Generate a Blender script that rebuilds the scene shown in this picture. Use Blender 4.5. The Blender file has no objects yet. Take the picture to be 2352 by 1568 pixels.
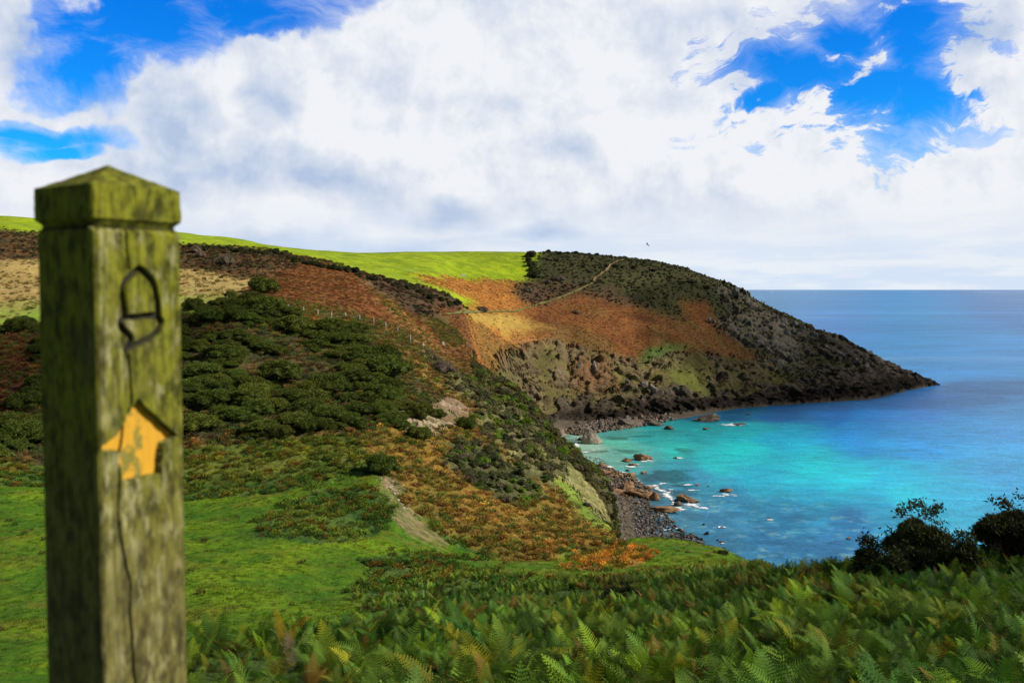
import bpy, bmesh, math, random
import numpy as np
from mathutils import Vector, Matrix
random.seed(7)
rng = np.random.default_rng(11)
R = math.radians
scn = bpy.context.scene
COL = scn.collection

# ------------------------------------------------------------------ camera
F, CX, CY, EYE = 2287.0, 1176.0, 784.0, 50.0      # focal length in picture units, eye height over the sea
PITCH = math.atan(119 / F)
CP, SP = math.cos(PITCH), math.sin(PITCH)
cam = bpy.data.objects.new('camera', bpy.data.cameras.new('camera'))
COL.objects.link(cam); scn.camera = cam
cam.location = (0, 0, EYE); cam.rotation_euler = (R(90) - PITCH, 0, 0)
cam.data.sensor_width = 36; cam.data.lens = 36 * F / 2352
cam.data.clip_start = 0.05; cam.data.clip_end = 200000
cam.data.dof.use_dof = True; cam.data.dof.focus_distance = 120; cam.data.dof.aperture_fstop = 7.5

# ------------------------------------------------------------------ light
SUN_AZ, SUN_EL = R(101), R(35)
sd = Vector((math.sin(SUN_AZ) * math.cos(SUN_EL), math.cos(SUN_AZ) * math.cos(SUN_EL), math.sin(SUN_EL)))
sl = bpy.data.lights.new('sun', 'SUN'); sl.energy = 5.0; sl.angle = R(0.55); sl.color = (1, .93, .80)
so = bpy.data.objects.new('sun', sl); COL.objects.link(so)
so.rotation_euler = sd.to_track_quat('Z', 'Y').to_euler(); so.location = (0, -20, 120)
scn.view_settings.view_transform = 'Standard'; scn.view_settings.look = 'None'
scn.view_settings.exposure = 0.15; scn.view_settings.gamma = 1.0
scn.cycles.max_bounces = 5; scn.cycles.diffuse_bounces = 2; scn.cycles.glossy_bounces = 2
scn.cycles.transparent_max_bounces = 12; scn.cycles.use_denoising = True
scn.cycles.sample_clamp_indirect = 3

def uv_to_azel(u, v):
    b = (v - CY) / F; a = (u - CX) / F
    y = CP - b * SP; z = -SP - b * CP
    return math.atan2(a, y), math.atan2(z, math.hypot(a, y))

class NT:
    """small helper round a node tree"""
    def __init__(s, tree): s.t = tree; s.n = tree.nodes; s.l = tree.links; s.n.clear()
    def new(s, typ, **kw):
        nd = s.n.new(typ)
        for k, v in kw.items(): setattr(nd, k, v)
        return nd
    def put(s, sock, v):
        if isinstance(v, bpy.types.NodeSocket): s.l.new(v, sock)
        else: sock.default_value = v
    def math(s, op, a, b=0.0, c=None, clamp=False):
        m = s.new('ShaderNodeMath', operation=op, use_clamp=clamp)
        s.put(m.inputs[0], a); s.put(m.inputs[1], b)
        if c is not None: s.put(m.inputs[2], c)
        return m.outputs[0]
    def mix(s, f, a, b, blend='MIX'):
        m = s.new('ShaderNodeMix', data_type='RGBA', blend_type=blend)
        s.put(m.inputs[0], f)
        for k, v in ((6, a), (7, b)):
            if isinstance(v, (tuple, list)) and len(v) == 3: v = (*v, 1)
            s.put(m.inputs[k], v)
        return m.outputs[2]
    def noise(s, vec, scale, detail=4, rough=.55, out=0, dist=0, dim='3D'):
        m = s.new('ShaderNodeTexNoise', noise_dimensions=dim)
        if vec is not None: s.l.new(vec, m.inputs['Vector'])
        m.inputs['Scale'].default_value = scale; m.inputs['Detail'].default_value = detail
        m.inputs['Roughness'].default_value = rough; m.inputs['Distortion'].default_value = dist
        return m.outputs[out]
    def ramp(s, f, lo, hi, smooth=True, a=0.0, b=1.0):
        m = s.new('ShaderNodeMapRange', interpolation_type='SMOOTHSTEP' if smooth else 'LINEAR')
        s.put(m.inputs[0], f); s.put(m.inputs[1], lo); s.put(m.inputs[2], hi); s.put(m.inputs[3], a); s.put(m.inputs[4], b)
        return m.outputs[0]
    def vmath(s, op, a, b=None):
        m = s.new('ShaderNodeVectorMath', operation=op)
        s.put(m.inputs[0], a)
        if b is not None: s.put(m.inputs[1], b)
        return m.outputs[0] if op not in ('LENGTH', 'DOT_PRODUCT') else m.outputs[1]
    def mapping(s, vec, loc=(0,0,0), rot=(0,0,0), sc=(1,1,1), typ='POINT'):
        m = s.new('ShaderNodeMapping', vector_type=typ)
        s.l.new(vec, m.inputs[0]); m.inputs[1].default_value = loc; m.inputs[2].default_value = rot; m.inputs[3].default_value = sc
        return m.outputs[0]


_n3 = NT.noise
NT.noise = lambda s, *a, **kw: _n3(s, *a, **dict(kw, dim='2D'))
# ------------------------------------------------------------------ sky
world = bpy.data.worlds.new('World'); scn.world = world; world.use_nodes = True
W = NT(world.node_tree)
geo = W.new('ShaderNodeTexCoord')
sep = W.new('ShaderNodeSeparateXYZ'); W.l.new(geo.outputs['Generated'], sep.inputs[0])
gx, gy, gz = sep.outputs
az = W.math('ARCTAN2', gx, gy)
el = W.math('ARCSINE', W.math('MINIMUM', W.math('MAXIMUM', gz, -1.0), 1.0))
cmb = W.new('ShaderNodeCombineXYZ'); W.l.new(az, cmb.inputs[0]); W.l.new(el, cmb.inputs[1])
P0 = cmb.outputs[0]
def blob(vec, u, v, ru, rv, rot=0.0):
    a, e = uv_to_azel(u, v)
    q = W.mapping(vec, (a, e, 0), (0, 0, R(rot)), (ru / F, rv / F, 1), 'TEXTURE')
    return W.math('SUBTRACT', 1.0, W.vmath('LENGTH', q))
def warp(vec, scale, amp, detail=3, rough=.55):
    c = W.noise(vec, scale, detail, rough, out=1)
    m = W.vmath('SUBTRACT', c, (.5, .5, .5))
    sc = W.new('ShaderNodeVectorMath', operation='SCALE'); W.l.new(m, sc.inputs[0]); sc.inputs[3].default_value = amp
    return W.vmath('ADD', vec, sc.outputs[0])
PW = warp(P0, 6, .07, 4, .55)
PS = warp(P0, 22, .018, 5, .6)
def puffs(vec, scale, det=3.0):
    v = W.new('ShaderNodeTexVoronoi', feature='SMOOTH_F1', voronoi_dimensions='2D'); W.l.new(vec, v.inputs['Vector']); v.inputs['Scale'].default_value = scale; v.inputs['Detail'].default_value = det
    v.inputs['Roughness'].default_value = .55; v.inputs['Lacunarity'].default_value = 2.3; v.inputs['Smoothness'].default_value = .55; v.normalize = True
    return v.outputs['Distance']
holes = [(320,50,360,130,6), (200,150,170,95,20), (560,30,290,95,4), (800,-60,120,100,0), (60,305,190,34,-4), (120,345,100,36,0),
         (1850,185,290,95,-8), (2000,240,290,95,6), (2120,70,140,190,0), (2130,250,180,110,20), (1960,120,140,90,0),
         (1740,245,110,50,25)]
H = None
for h in holes:
    b = blob(PW, *h)
    H = b if H is None else W.math('MAXIMUM', H, b)
fb = W.noise(P0, 9, 10, .60)                     # cloud fringe
V1 = puffs(PS, 13)
wisp = W.noise(W.mapping(warp(P0, 5, .12, 4), sc=(1, 2.6, 1)), 15, 9, .64)
Hd = W.math('ADD', H, W.math('MULTIPLY', W.math('SUBTRACT', fb, .5), -1.3))
Hd = W.math('ADD', Hd, W.math('MULTIPLY', W.math('SUBTRACT', V1, .34), 1.4))
rightside = W.ramp(az, .05, .25)
Hd = W.math('ADD', Hd, W.math('MULTIPLY', W.math('MULTIPLY', W.math('SUBTRACT', wisp, .52), -2.6), rightside))
# away from the part in the picture: broken cloud
away = W.ramp(W.math('ABSOLUTE', az), .62, .85)
up = W.ramp(el, .36, .55)
away = W.math('MAXIMUM', away, up)
broken = W.ramp(W.noise(P0, 3.0, 7, .6), .50, .68)
veil = W.ramp(W.math('ADD', H, W.math('MULTIPLY', W.math('SUBTRACT', wisp, .5), -1.2)), -.25, .75)
cloud = W.math('SUBTRACT', 1.0, W.math('MULTIPLY', W.ramp(Hd, -.02, .26), W.math('ADD', .30, W.math('MULTIPLY', veil, .70))))
mixc = W.new('ShaderNodeMix'); W.l.new(away, mixc.inputs[0]); W.l.new(cloud, mixc.inputs[2]); W.l.new(broken, mixc.inputs[3])
cloud = mixc.outputs[0]
# cloud shade: lit from the upper right, grey-blue hollows
rel = W.math('SUBTRACT', puffs(PS, 13), puffs(W.mapping(PS, loc=(.012, .016, 0)), 13))
rel2 = W.math('SUBTRACT', W.noise(PW, 9, 8, .6), W.noise(W.mapping(PW, loc=(.018, .03, 0)), 9, 8, .6))
nC = W.noise(W.mapping(P0, loc=(3, 1, 0), sc=(1, 2.6, 1)), 4.0, 6, .5)
G = None
for g in [(400,300,210,110,-10), (520,400,330,75,-6), (700,410,330,80,-14), (1050,500,150,50,0), (900,570,420,40,2), (640,250,90,90,30), (1300,330,130,60,0),
          (20,120,120,90,0), (250,230,160,40,0), (620,545,180,30,0), (2290,70,70,80,0), (1260,540,100,30,0)]:
    b = W.math('MAXIMUM', blob(PW, *g), 0.0)
    G = b if G is None else W.math('MAXIMUM', G, b)
shade = W.math('ADD', W.math('MULTIPLY', G, .95), W.math('MULTIPLY', W.math('SUBTRACT', nC, .46), 1.2))
calm = W.ramp(el, .02, .12)
shade = W.math('ADD', shade, W.math('MULTIPLY', W.math('ADD', W.math('MULTIPLY', rel, -1.6), W.math('MULTIPLY', rel2, .9)), calm))
shade = W.math('ADD', shade, .06, clamp=True)
# thin cloud near the horizon
hz = W.ramp(el, .0, .10, a=1.0, b=0.0)
hzband = W.ramp(W.noise(W.mapping(P0, sc=(1, 7, 1)), 9, 6, .6), .40, .66)
sky = W.new('ShaderNodeTexSky', sky_type='NISHITA', sun_disc=False, sun_elevation=SUN_EL, sun_rotation=SUN_AZ, altitude=50, air_density=1.0, dust_density=.3, ozone_density=3.0)
hs = W.new('ShaderNodeHueSaturation'); hs.inputs['Saturation'].default_value = 1.45; hs.inputs['Value'].default_value = 1.0; hs.inputs['Hue'].default_value = .508
W.l.new(sky.outputs[0], hs.inputs['Color'])
skyc = W.mix(away, W.mix(1.0, hs.outputs[0], (.10, 1.0, 1.60), 'MULTIPLY'), W.mix(1.0, sky.outputs[0], (.46, .44, .42), 'MULTIPLY'))
ccol = W.mix(shade, (7.9, 8.05, 8.4), (4.1, 5.1, 6.9))
ccol = W.mix(W.math('MULTIPLY', hz, .75), ccol, W.mix(hzband, (5.4, 6.7, 8.4), (7.2, 7.8, 8.5)))
ccol = W.mix(away, ccol, (3.4, 3.7, 4.4))
final = W.mix(cloud, skyc, ccol)
final = W.mix(W.ramp(el, -.03, -.004, a=1.0, b=0.0), final, (.25, .5, .75))
bg = W.new('ShaderNodeBackground'); W.l.new(final, bg.inputs[0]); bg.inputs[1].default_value = .1
# the hemisphere under the horizon is never seen
out = W.new('ShaderNodeOutputWorld'); W.l.new(bg.outputs[0], out.inputs[0])
world.cycles.sampling_method = 'MANUAL'; world.cycles.sample_map_resolution = 512

NT.noise = _n3
# ------------------------------------------------------------------ numpy noise
def _h(ix, iy, iz, seed):
    h = (ix.astype(np.uint32) * np.uint32(374761393)) ^ (iy.astype(np.uint32) * np.uint32(668265263)) ^ (iz.astype(np.uint32) * np.uint32(2246822519)) ^ np.uint32(seed * 3266489917 & 0xffffffff)
    h = (h ^ (h >> np.uint32(13))) * np.uint32(1274126177)
    h = h ^ (h >> np.uint32(16))
    return h.astype(np.float32) / np.float32(4294967295.0)
def vnoise(x, y, z=None, seed=0):
    if z is None: z = np.zeros_like(x)
    fx, fy, fz = np.floor(x), np.floor(y), np.floor(z)
    ix, iy, iz = fx.astype(np.int64), fy.astype(np.int64), fz.astype(np.int64)
    tx, ty, tz = [(t * t * t * (t * (t * 6 - 15) + 10)).astype(np.float32) for t in (x - fx, y - fy, z - fz)]
    r = 0
    for dz in (0, 1):
        wz = tz if dz else 1 - tz
        for dy in (0, 1):
            wy = ty if dy else 1 - ty
            a = _h(ix, iy + dy, iz + dz, seed); b = _h(ix + 1, iy + dy, iz + dz, seed)
            r = r + wz * wy * (a + (b - a) * tx)
    return r
def fbm(x, y, z=None, oct=4, seed=0, gain=.5):
    s = 0; amp = 1; tot = 0
    for o in range(oct):
        s = s + amp * vnoise(x * 2**o, y * 2**o, None if z is None else z * 2**o, seed + o * 17); tot += amp; amp *= gain
    return s / tot                                   # 0..1

# ------------------------------------------------------------------ materials helpers
def new_mat(name):
    m = bpy.data.materials.new(name); m.use_nodes = True
    t = NT(m.node_tree); b = t.new('ShaderNodeBsdfPrincipled'); o = t.new('ShaderNodeOutputMaterial')
    t.l.new(b.outputs[0], o.inputs[0]); t.b = b; t.o = o
    return m, t
def mesh_np(name, V, Fq, mat=None, parent=None, attrs=None, smooth=True, link=True):
    V = np.asarray(V, np.float32); Fq = np.asarray(Fq, np.int32); k = Fq.shape[1]
    me = bpy.data.meshes.new(name)
    me.vertices.add(len(V)); me.vertices.foreach_set('co', V.ravel())
    me.loops.add(Fq.size); me.loops.foreach_set('vertex_index', Fq.ravel())
    me.polygons.add(len(Fq)); me.polygons.foreach_set('loop_start', np.arange(0, Fq.size, k, dtype=np.int32))
    try: me.polygons.foreach_set('loop_total', np.full(len(Fq), k, np.int32))
    except Exception: pass
    me.polygons.foreach_set('use_smooth', np.full(len(Fq), smooth, bool))
    me.update(calc_edges=True)
    for nm, arr in (attrs or {}).items():
        arr = np.asarray(arr, np.float32)
        if arr.ndim == 1: a = me.attributes.new(nm, 'FLOAT', 'POINT'); a.data.foreach_set('value', arr)
        elif arr.shape[1] == 3: a = me.attributes.new(nm, 'FLOAT_VECTOR', 'POINT'); a.data.foreach_set('vector', arr.ravel())
        else: a = me.attributes.new(nm, 'FLOAT_COLOR', 'POINT'); a.data.foreach_set('color', arr.ravel())
    ob = bpy.data.objects.new(name, me)
    if mat: me.materials.append(mat)
    if link: COL.objects.link(ob)
    if parent is not None: ob.parent = parent
    return ob
def tag(o, label=None, cat=None, group=None, kind=None):
    if label: o['label'] = label
    if cat: o['category'] = cat
    if group: o['group'] = group
    if kind: o['kind'] = kind
    return o
def empty(name, loc, rz=0):
    o = bpy.data.objects.new(name, None); COL.objects.link(o); o.location = loc; o.rotation_euler = (0, 0, rz); o.empty_display_size = .3
    return o

# ------------------------------------------------------------------ terrain as feature lines
def ray(u, v):
    b = (v - CY) / F; a = (u - CX) / F
    return a / (CP - b * SP), (-SP - b * CP) / (CP - b * SP)     # x/Y, (z-EYE)/Y
def project(x, y, z):
    zz = z - EYE; zc = y * CP - zz * SP; yc = y * SP + zz * CP
    zc = np.where(zc < .05, .05, zc)
    return CX + F * x / zc, CY - F * yc / zc
# every line: (u, v, d) seen point, or (u, None, d, z) a point given by its height
LN = []
def line(*pts):
    A, D, Z = [], [], []
    for p in pts:
        if p[1] is None: a = ray(p[0], 800)[0]; d = p[2]; z = p[3]
        else: a, s = ray(p[0], p[1]); d = p[2]; z = EYE + s * d
        A.append(a); D.append(d); Z.append(z)
    LN.append((A, D, Z))
N_ = None
line((0,N_,-60,53),(2300,N_,-60,50))
line((0,N_,-3,48.9),(2300,N_,-3,48.8))
line((0,N_,1.5,48.4),(2300,N_,1.5,48.45))
line((-1500,N_,8,43.4),(0,N_,8,43.8),(430,N_,8,44.6),(700,N_,8,45.4),(1000,N_,8,45.9),(2400,N_,8,46.0),(4500,N_,8,47))
CR = len(LN)                                                         # crest of the fern slope
line((-1500,N_,14,40.6),(0,N_,14,41.0),(300,N_,14,42.2),(430,1585,14),(600,1530,16),(700,1508,18),(900,1465,21),(1100,1435,25),(1400,1402,32),(1600,1376,35),(1720,1345,36),(1800,1326,37),(2000,1302,39),(2350,1276,42),(2700,1255,42),(4500,1150,44))
M1 = len(LN)
line((-1500,1560,40),(0,1568,40),(430,1540,42),(600,1505,43),(900,1440,46),(1100,1390,50),(1400,1352,55),(1600,1320,60),(1750,1296,64),(1850,N_,66,27.5),(2350,N_,70,26),(4500,N_,70,26))
M2 = len(LN)
line((-1500,1310,68),(0,1300,68),(600,1300,68),(900,1290,72),(1100,1290,75),(1400,1290,80),(1550,1268,86),(1700,1288,80),(1780,1296,80),(1850,N_,82,20),(2350,N_,90,14),(4500,N_,90,14))
M3 = len(LN)
line((-1500,1080,95),(0,1112,95),(200,1130,95),(430,1150,95),(600,1135,95),(800,1105,98),(870,1097,98),(950,1190,92),(1050,1262,90),(1250,1300,90),(1350,1265,100),(1440,1240,106),(1500,1243,106),(1550,1248,104),(1650,1266,98),(1700,1284,92),(1780,N_,90,21),(1850,N_,95,12),(2350,N_,106,5),(4500,N_,106,5))
G1 = len(LN)
line((-1500,900,125),(0,930,122),(430,950,120),(700,950,122),(900,955,124),(1000,1005,122),(1100,1090,116),(1200,1150,112),(1300,1190,111),(1390,1215,112),(1425,1236,110.5),(1448,N_,110.5,20),(1500,N_,112,14),(1560,N_,110,8),(1700,N_,103,5),(1850,N_,106,1),(2350,N_,120,-2),(4500,N_,120,-2))
R1 = len(LN)
line((-1500,700,175),(0,745,170),(430,720,170),(530,695,174),(600,695,178),(700,708,180),(800,732,181),(900,765,182),(950,790,183),(1000,835,180),(1050,875,172),(1100,900,166),(1200,955,158),(1280,1030,146),(1318,1075,140),(1358,1120,132),(1390,1165,126),(1422,1228,118),(1438,N_,118,12),(1500,N_,120,2),(1560,N_,121,0),(1700,N_,118,-.5),(1850,N_,120,-2),(2350,N_,140,-5),(4500,N_,140,-5))
B1 = len(LN)
line((-1500,620,215),(0,680,215),(430,655,215),(600,645,220),(800,678,225),(900,705,228),(1000,750,230),(1040,800,215),(1100,845,200),(1200,905,182),(1280,1003,160),(1318,1040,152),(1358,1095,141),(1388,1140,133),(1422,1224,121.5),(1438,N_,124,2),(1500,N_,126,.6),(1560,N_,128,-.4),(1700,N_,130,-1.5),(1850,N_,140,-4),(2350,N_,160,-7),(4500,N_,160,-7))
B2 = len(LN)
line((-1500,560,250),(0,640,250),(430,635,250),(600,630,250),(800,645,255),(900,670,258),(1000,708,262),(1040,735,262),(1070,780,245),(1100,N_,240,24),(1200,N_,215,10),(1300,N_,190,1),(1340,N_,215,.3),(1380,N_,262,.45),(1400,N_,252,.5),(1440,N_,226,.5),(1480,N_,190,.1),(1520,N_,165,-.25),(1700,N_,150,-1.8),(1850,N_,160,-4),(2350,N_,200,-8),(4500,N_,200,-8))
C1 = len(LN)
line((-1500,500,280),(0,590,280),(430,615,284),(600,606,281),(700,602,280),(800,624,283),(900,650,286),(1000,675,289),(1060,694,292),(1085,760,296),(1100,835,300),(1150,880,300),(1200,N_,300,6),(1250,N_,322,1.2),(1300,N_,328,-.35),(1350,N_,328,-.4),(1400,N_,310,-.6),(1450,N_,285,-.6),(1480,N_,250,-.6),(1560,N_,240,-1.2),(1700,N_,260,-3),(1850,N_,270,-6),(2350,N_,280,-10),(4500,N_,280,-10))
C2 = len(LN)
line((-1500,460,340),(0,527,340),(430,562,340),(600,572,345),(700,592,350),(800,611,355),(900,628,355),(1000,650,360),(1060,700,350),(1100,750,345),(1150,800,345),(1200,915,345),(1250,955,350),(1300,965,365),(1350,966,374),(1400,966,380),(1500,958,390),(1560,950,397),(1600,944,405),(1700,936,420),(1800,928,432),(1900,920,444),(2000,912,457),(2040,906,470),(2080,894,494),(2140,884.5,518),(2165,N_,520,-4),(2250,N_,520,-9),(4500,N_,520,-10))
C3 = len(LN)
line((-1500,450,400),(0,515,400),(430,548,400),(600,567,402),(800,600,405),(900,615,405),(1000,635,402),(1100,710,385),(1150,745,375),(1200,810,365),(1250,850,368),(1300,860,382),(1400,862,396),(1500,858,407),(1600,868,419),(1700,886,431),(1800,892,443),(1900,892,455),(2000,893,467),(2040,889,480),(2080,880,502),(2140,878,522),(2165,N_,524,-4),(2250,N_,530,-9),(4500,N_,530,-10))
C4 = len(LN)
line((-1500,440,440),(0,505,430),(430,541,435),(800,590,440),(1000,608,445),(1100,655,430),(1200,695,430),(1300,715,435),(1400,720,445),(1500,735,455),(1600,755,465),(1700,795,474),(1800,825,482),(1900,845,488),(2000,866,494),(2040,870,503),(2080,872,512),(2140,879,525),(2165,N_,528,-4),(2250,N_,540,-9),(4500,N_,540,-10))
C5 = len(LN)
line((-1500,420,480),(-200,485,460),(0,498,455),(200,513,458),(410,534,464),(500,546,470),(640,566,480),(750,577,490),(820,581,500),(950,578,520),(1100,578,530),(1250,579,532),(1300,578,534),(1370,583,536),(1430,590,538),(1500,597,538),(1570,612,538),(1650,643,538),(1700,668,538),(1760,703,538),(1820,728,538),(1900,768,536),(1960,797,534),(2000,815,532),(2050,842,530),(2100,864,528),(2120,873,527.5),(2145,880.5,527),(2165,N_,532,-4),(2250,N_,545,-9),(4500,N_,545,-10))
C6 = len(LN)
line((-1500,N_,700,80),(0,N_,620,72),(800,N_,640,52),(1250,N_,640,40),(1500,N_,620,22),(1700,N_,600,4),(2000,N_,580,-8),(4500,N_,600,-12))
line((-1500,N_,1500,60),(500,N_,1400,30),(1000,N_,1100,-5),(1500,N_,1000,-10),(4500,N_,1000,-12))
C7 = len(LN) - 1

a_in = np.concatenate([np.linspace(-1.75, -.62, 40, endpoint=False), np.linspace(-.62, .62, 1080), np.linspace(.62, 1.75, 41)[1:]])
def smooth1(y, x, sig):
    # gaussian smoothing on the uneven columns, done on a fine even grid
    g = np.linspace(-1.8, 1.8, 3601); yy = np.interp(g, x, y); k = int(max(1, 4 * sig / .001))
    w = np.exp(-.5 * (np.arange(-k, k + 1) * .001 / sig) ** 2); w /= w.sum()
    return np.interp(x, g, np.convolve(np.pad(yy, k, 'edge'), w, 'valid'))
NC = len(a_in)
KD = np.zeros((len(LN), NC)); KZ = np.zeros((len(LN), NC))
for i, (A, D, Z) in enumerate(LN):
    o = np.argsort(A); A, D, Z = [np.array(q)[o] for q in (A, D, Z)]
    sg = .0045 if i >= M3 else .012
    KD[i] = smooth1(np.interp(a_in, A, D), a_in, sg); KZ[i] = smooth1(np.interp(a_in, A, Z), a_in, sg)
for i in range(1, len(LN)): KD[i] = np.maximum(KD[i], KD[i-1] + .8)
# monotone cubic through the lines of each column
dd = np.diff(KD, axis=0); dz = np.diff(KZ, axis=0) / dd
SL = np.zeros_like(KD)
w1 = 2 * dd[1:] + dd[:-1]; w2 = dd[1:] + 2 * dd[:-1]
with np.errstate(all='ignore'):
    hm = (w1 + w2) / (w1 / dz[:-1] + w2 / dz[1:])
SL[1:-1] = np.where(dz[:-1] * dz[1:] > 0, hm, 0); SL[0] = dz[0]; SL[-1] = dz[-1]
rows = [6, 6, 24, 60, 50, 90, 84, 90, 110, 60, 46, 56, 90, 90, 80, 100, 14, 8]
D_, Z_, T_ = [], [], []
for i, n in enumerate(rows[:len(LN) - 1]):
    t = (np.arange(n) / n)[:, None]
    if i == len(LN) - 2: t = np.linspace(0, 1, n)[:, None]
    h = dd[i]; t2, t3 = t * t, t ** 3
    Z_.append((2*t3 - 3*t2 + 1) * KZ[i] + (t3 - 2*t2 + t) * h * SL[i] + (-2*t3 + 3*t2) * KZ[i+1] + (t3 - t2) * h * SL[i+1])
    D_.append(KD[i] + t * h); T_.append(np.broadcast_to(i + t, (n, NC)))
TD = np.concatenate(D_); TZ = np.concatenate(Z_); TT = np.concatenate(T_)
AA = np.broadcast_to(a_in, TD.shape)
# columns run straight near the eye and fan out from 8 m on
TX = AA * np.maximum(TD, 8.0)
NR = TD.shape[0]
TU, TV = project(TX, TD, TZ)
print('terrain', TD.shape)
# ------------------------------------------------------------------ ground cover zones
def inpoly(x, y, poly):
    r = np.zeros(x.shape, bool); n = len(poly); j = n - 1
    for i in range(n):
        xi, yi = poly[i]; xj, yj = poly[j]
        if yi != yj:
            r ^= ((yi > y) != (yj > y)) & (x < (xj - xi) * (y - yi) / (yj - yi) + xi)
        j = i
    return r
sc_ = np.maximum(TD, 10)
n1 = fbm(TX / 6, TD / 6, oct=4, seed=3) - .5; n2 = fbm(TX / 6 + 50, TD / 6, oct=4, seed=9) - .5
wm = np.clip(3200 / sc_, 10, 60)
jt = rng.normal(0, 1, TD.shape); jt2 = rng.normal(0, 1, TD.shape)
UW = TU + n1 * wm * 2.2 + jt * 5; VW = TV + n2 * wm * 1.2 + jt2 * 3
grain = fbm(TX / 1.3, TD / 1.3, oct=4, seed=21, gain=.65); broad = fbm(TX / 14, TD / 14, oct=3, seed=33); mid = fbm(TX / 4, TD / 4, oct=3, seed=41)
fine = fbm(TX / .5, TD / .5, oct=2, seed=51)
C = np.zeros(TD.shape + (3,)); BUMP = np.zeros(TD.shape); ZID = np.zeros(TD.shape, int); ROCK = np.zeros(TD.shape)
ZN = {}
def zone(name, lo, hi, poly, c1, c2, bump, nz=None, rock=0.0):
    """paint the plants that grow in one patch of the hillside"""
    m = (TT >= lo) & (TT <= hi)
    if poly is not None: m &= inpoly(UW, VW, poly)
    f = np.clip(((mid if nz is None else nz) - .5) * 2.6 + .5 + (grain - .5) * 1.2, 0, 1)[..., None]
    C[m] = (np.array(c1) * (1 - f) + np.array(c2) * f)[m]
    BUMP[m] = bump; ROCK[m] = rock
    ZN.setdefault(name, len(ZN) + 1); ZID[m] = ZN[name]
GRASS = ((.050,.118,.003), (.125,.205,.005)); FIELD = ((.15,.22,.006), (.25,.32,.008))
RUST = ((.095,.034,.011), (.165,.066,.018)); ORANGE = ((.20,.078,.018), (.32,.135,.028)); HEATH = ((.035,.026,.014), (.075,.042,.022))
SCRUB = ((.022,.026,.009), (.044,.042,.015)); OLIVE = ((.050,.046,.014), (.10,.085,.022)); STRAW = ((.30,.21,.065), (.40,.29,.10))
FERN = ((.030,.075,.012), (.075,.12,.02)); BRK = ((.16,.075,.02), (.26,.15,.03)); STONE = ((.12,.10,.075), (.30,.26,.20)); EARTH = ((.17,.11,.06), (.34,.26,.17))
zone('fern', 0, M1, None, *FERN, .05)
zone('meadow', -1, M1 + .05, [(-9000,9000),(330,9000),(400,1575),(430,1500),(-9000,1480)], *GRASS, .03)
zone('meadow', CR + .35, M3, None, *GRASS, .08)
zone('patch', CR + .3, M3 + .1, [(1040,1405),(1300,1425),(1520,1400),(1480,1345),(1330,1322),(1250,1310),(1500,1285),(1560,1300),(1700,1312),(1800,1270),(4000,1200),(4000,1700),(1000,1700),(950,1440)], *FERN, .25)
zone('patch', M1, M3 + .3, [(575,1195),(640,1155),(760,1112),(850,1122),(905,1180),(860,1200),(835,1235),(720,1250),(600,1232)], *FERN, .3)
zone('patch', M1, M3, [(810,1292),(900,1275),(1000,1285),(1200,1322),(1290,1310),(1480,1338),(1600,1360),(1500,1402),(1300,1425),(1000,1415),(850,1402),(830,1380),(790,1352),(850,1322)], *FERN, .3)
zone('patch', M2 - .3, G1, [(1250,1318),(1330,1290),(1440,1250),(1480,1262),(1500,1290),(1420,1320),(1300,1335)], *BRK, .3)
zone('patch', M1, M3, [(1380,1375),(1375,1345),(1420,1325),(1480,1340),(1490,1385)], *SCRUB, .4)
zone('meadow', M2 - .6, G1, [(1030,1258),(1250,1306),(1330,1312),(1480,1292),(1560,1262),(1705,1290),(1705,1306),(1480,1322),(1330,1340),(1200,1328),(1040,1288)], *GRASS, .08)
zone('bank', M2, G1, [(862,1092),(885,1090),(930,1140),(985,1215),(1030,1262),(985,1262),(930,1225),(885,1165)], (.085,.095,.022), (.19,.15,.07), .18, nz=grain)
# slope above the meadow
zone('fernslope', M3, G1 + .5, None, *FERN, .35)
zone('meadow', M3 - .1, G1, [(740,1120),(800,1095),(870,1085),(900,1150),(860,1130),(800,1130)], *GRASS, .08)
zone('bracken', M3 + .2, R1 + .4, None, (.06,.06,.015), (.15,.085,.02), .4)
zone('fernslope', M3 + .2, G1 + .5, [(-900,1010),(430,1030),(600,1030),(760,1005),(840,1010),(860,1090),(780,1130),(-900,1200)], (.050,.085,.012), (.10,.115,.018), .4)
zone('gorse', M3 + .3, R1 + .4, [(-900,1110),(-900,760),(60,765),(90,770),(420,712),(520,690),(700,742),(830,768),(905,830),(955,870),(1010,900),(1000,955),(930,960),(860,990),(700,1005),(560,1035),(420,1010),(300,1110),(0,1100)], (.022,.032,.010), (.075,.055,.020), .4)
zone('bracken', M3 + .2, R1 + .4, [(-900,960),(-900,770),(70,770),(80,900),(20,960)], (.07,.03,.014), (.15,.06,.02), .4)
zone('orange', M3 - .15, B1, [(830,1000),(930,975),(1010,1020),(1080,1000),(1200,1090),(1260,1115),(1300,1150),(1360,1180),(1425,1230),(1400,1262),(1250,1300),(1050,1262),(950,1190),(905,1100),(850,1060)], (.12,.095,.016), (.20,.120,.022), .45)
zone('orange', G1 - .5, B1 + .5, [(940,830),(1000,850),(1080,920),(1110,990),(1060,1000),(1010,900)], (.13,.085,.02), (.21,.13,.03), .35)
zone('scrubslope', M3, B1 + .3, [(1010,1040),(1050,1010),(1120,1040),(1200,1090),(1250,1140),(1180,1150),(1080,1110),(1020,1080)], (.040,.050,.016), (.085,.085,.03), .6)
zone('scrubslope', G1, B2, [(960,820),(1000,740),(1060,780),(1130,850),(1220,905),(1300,990),(1345,1040),(1335,1080),(1260,1130),(1180,1080),(1110,990),(1080,920),(1010,870)], (.055,.060,.024), (.13,.12,.05), .7)
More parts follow.
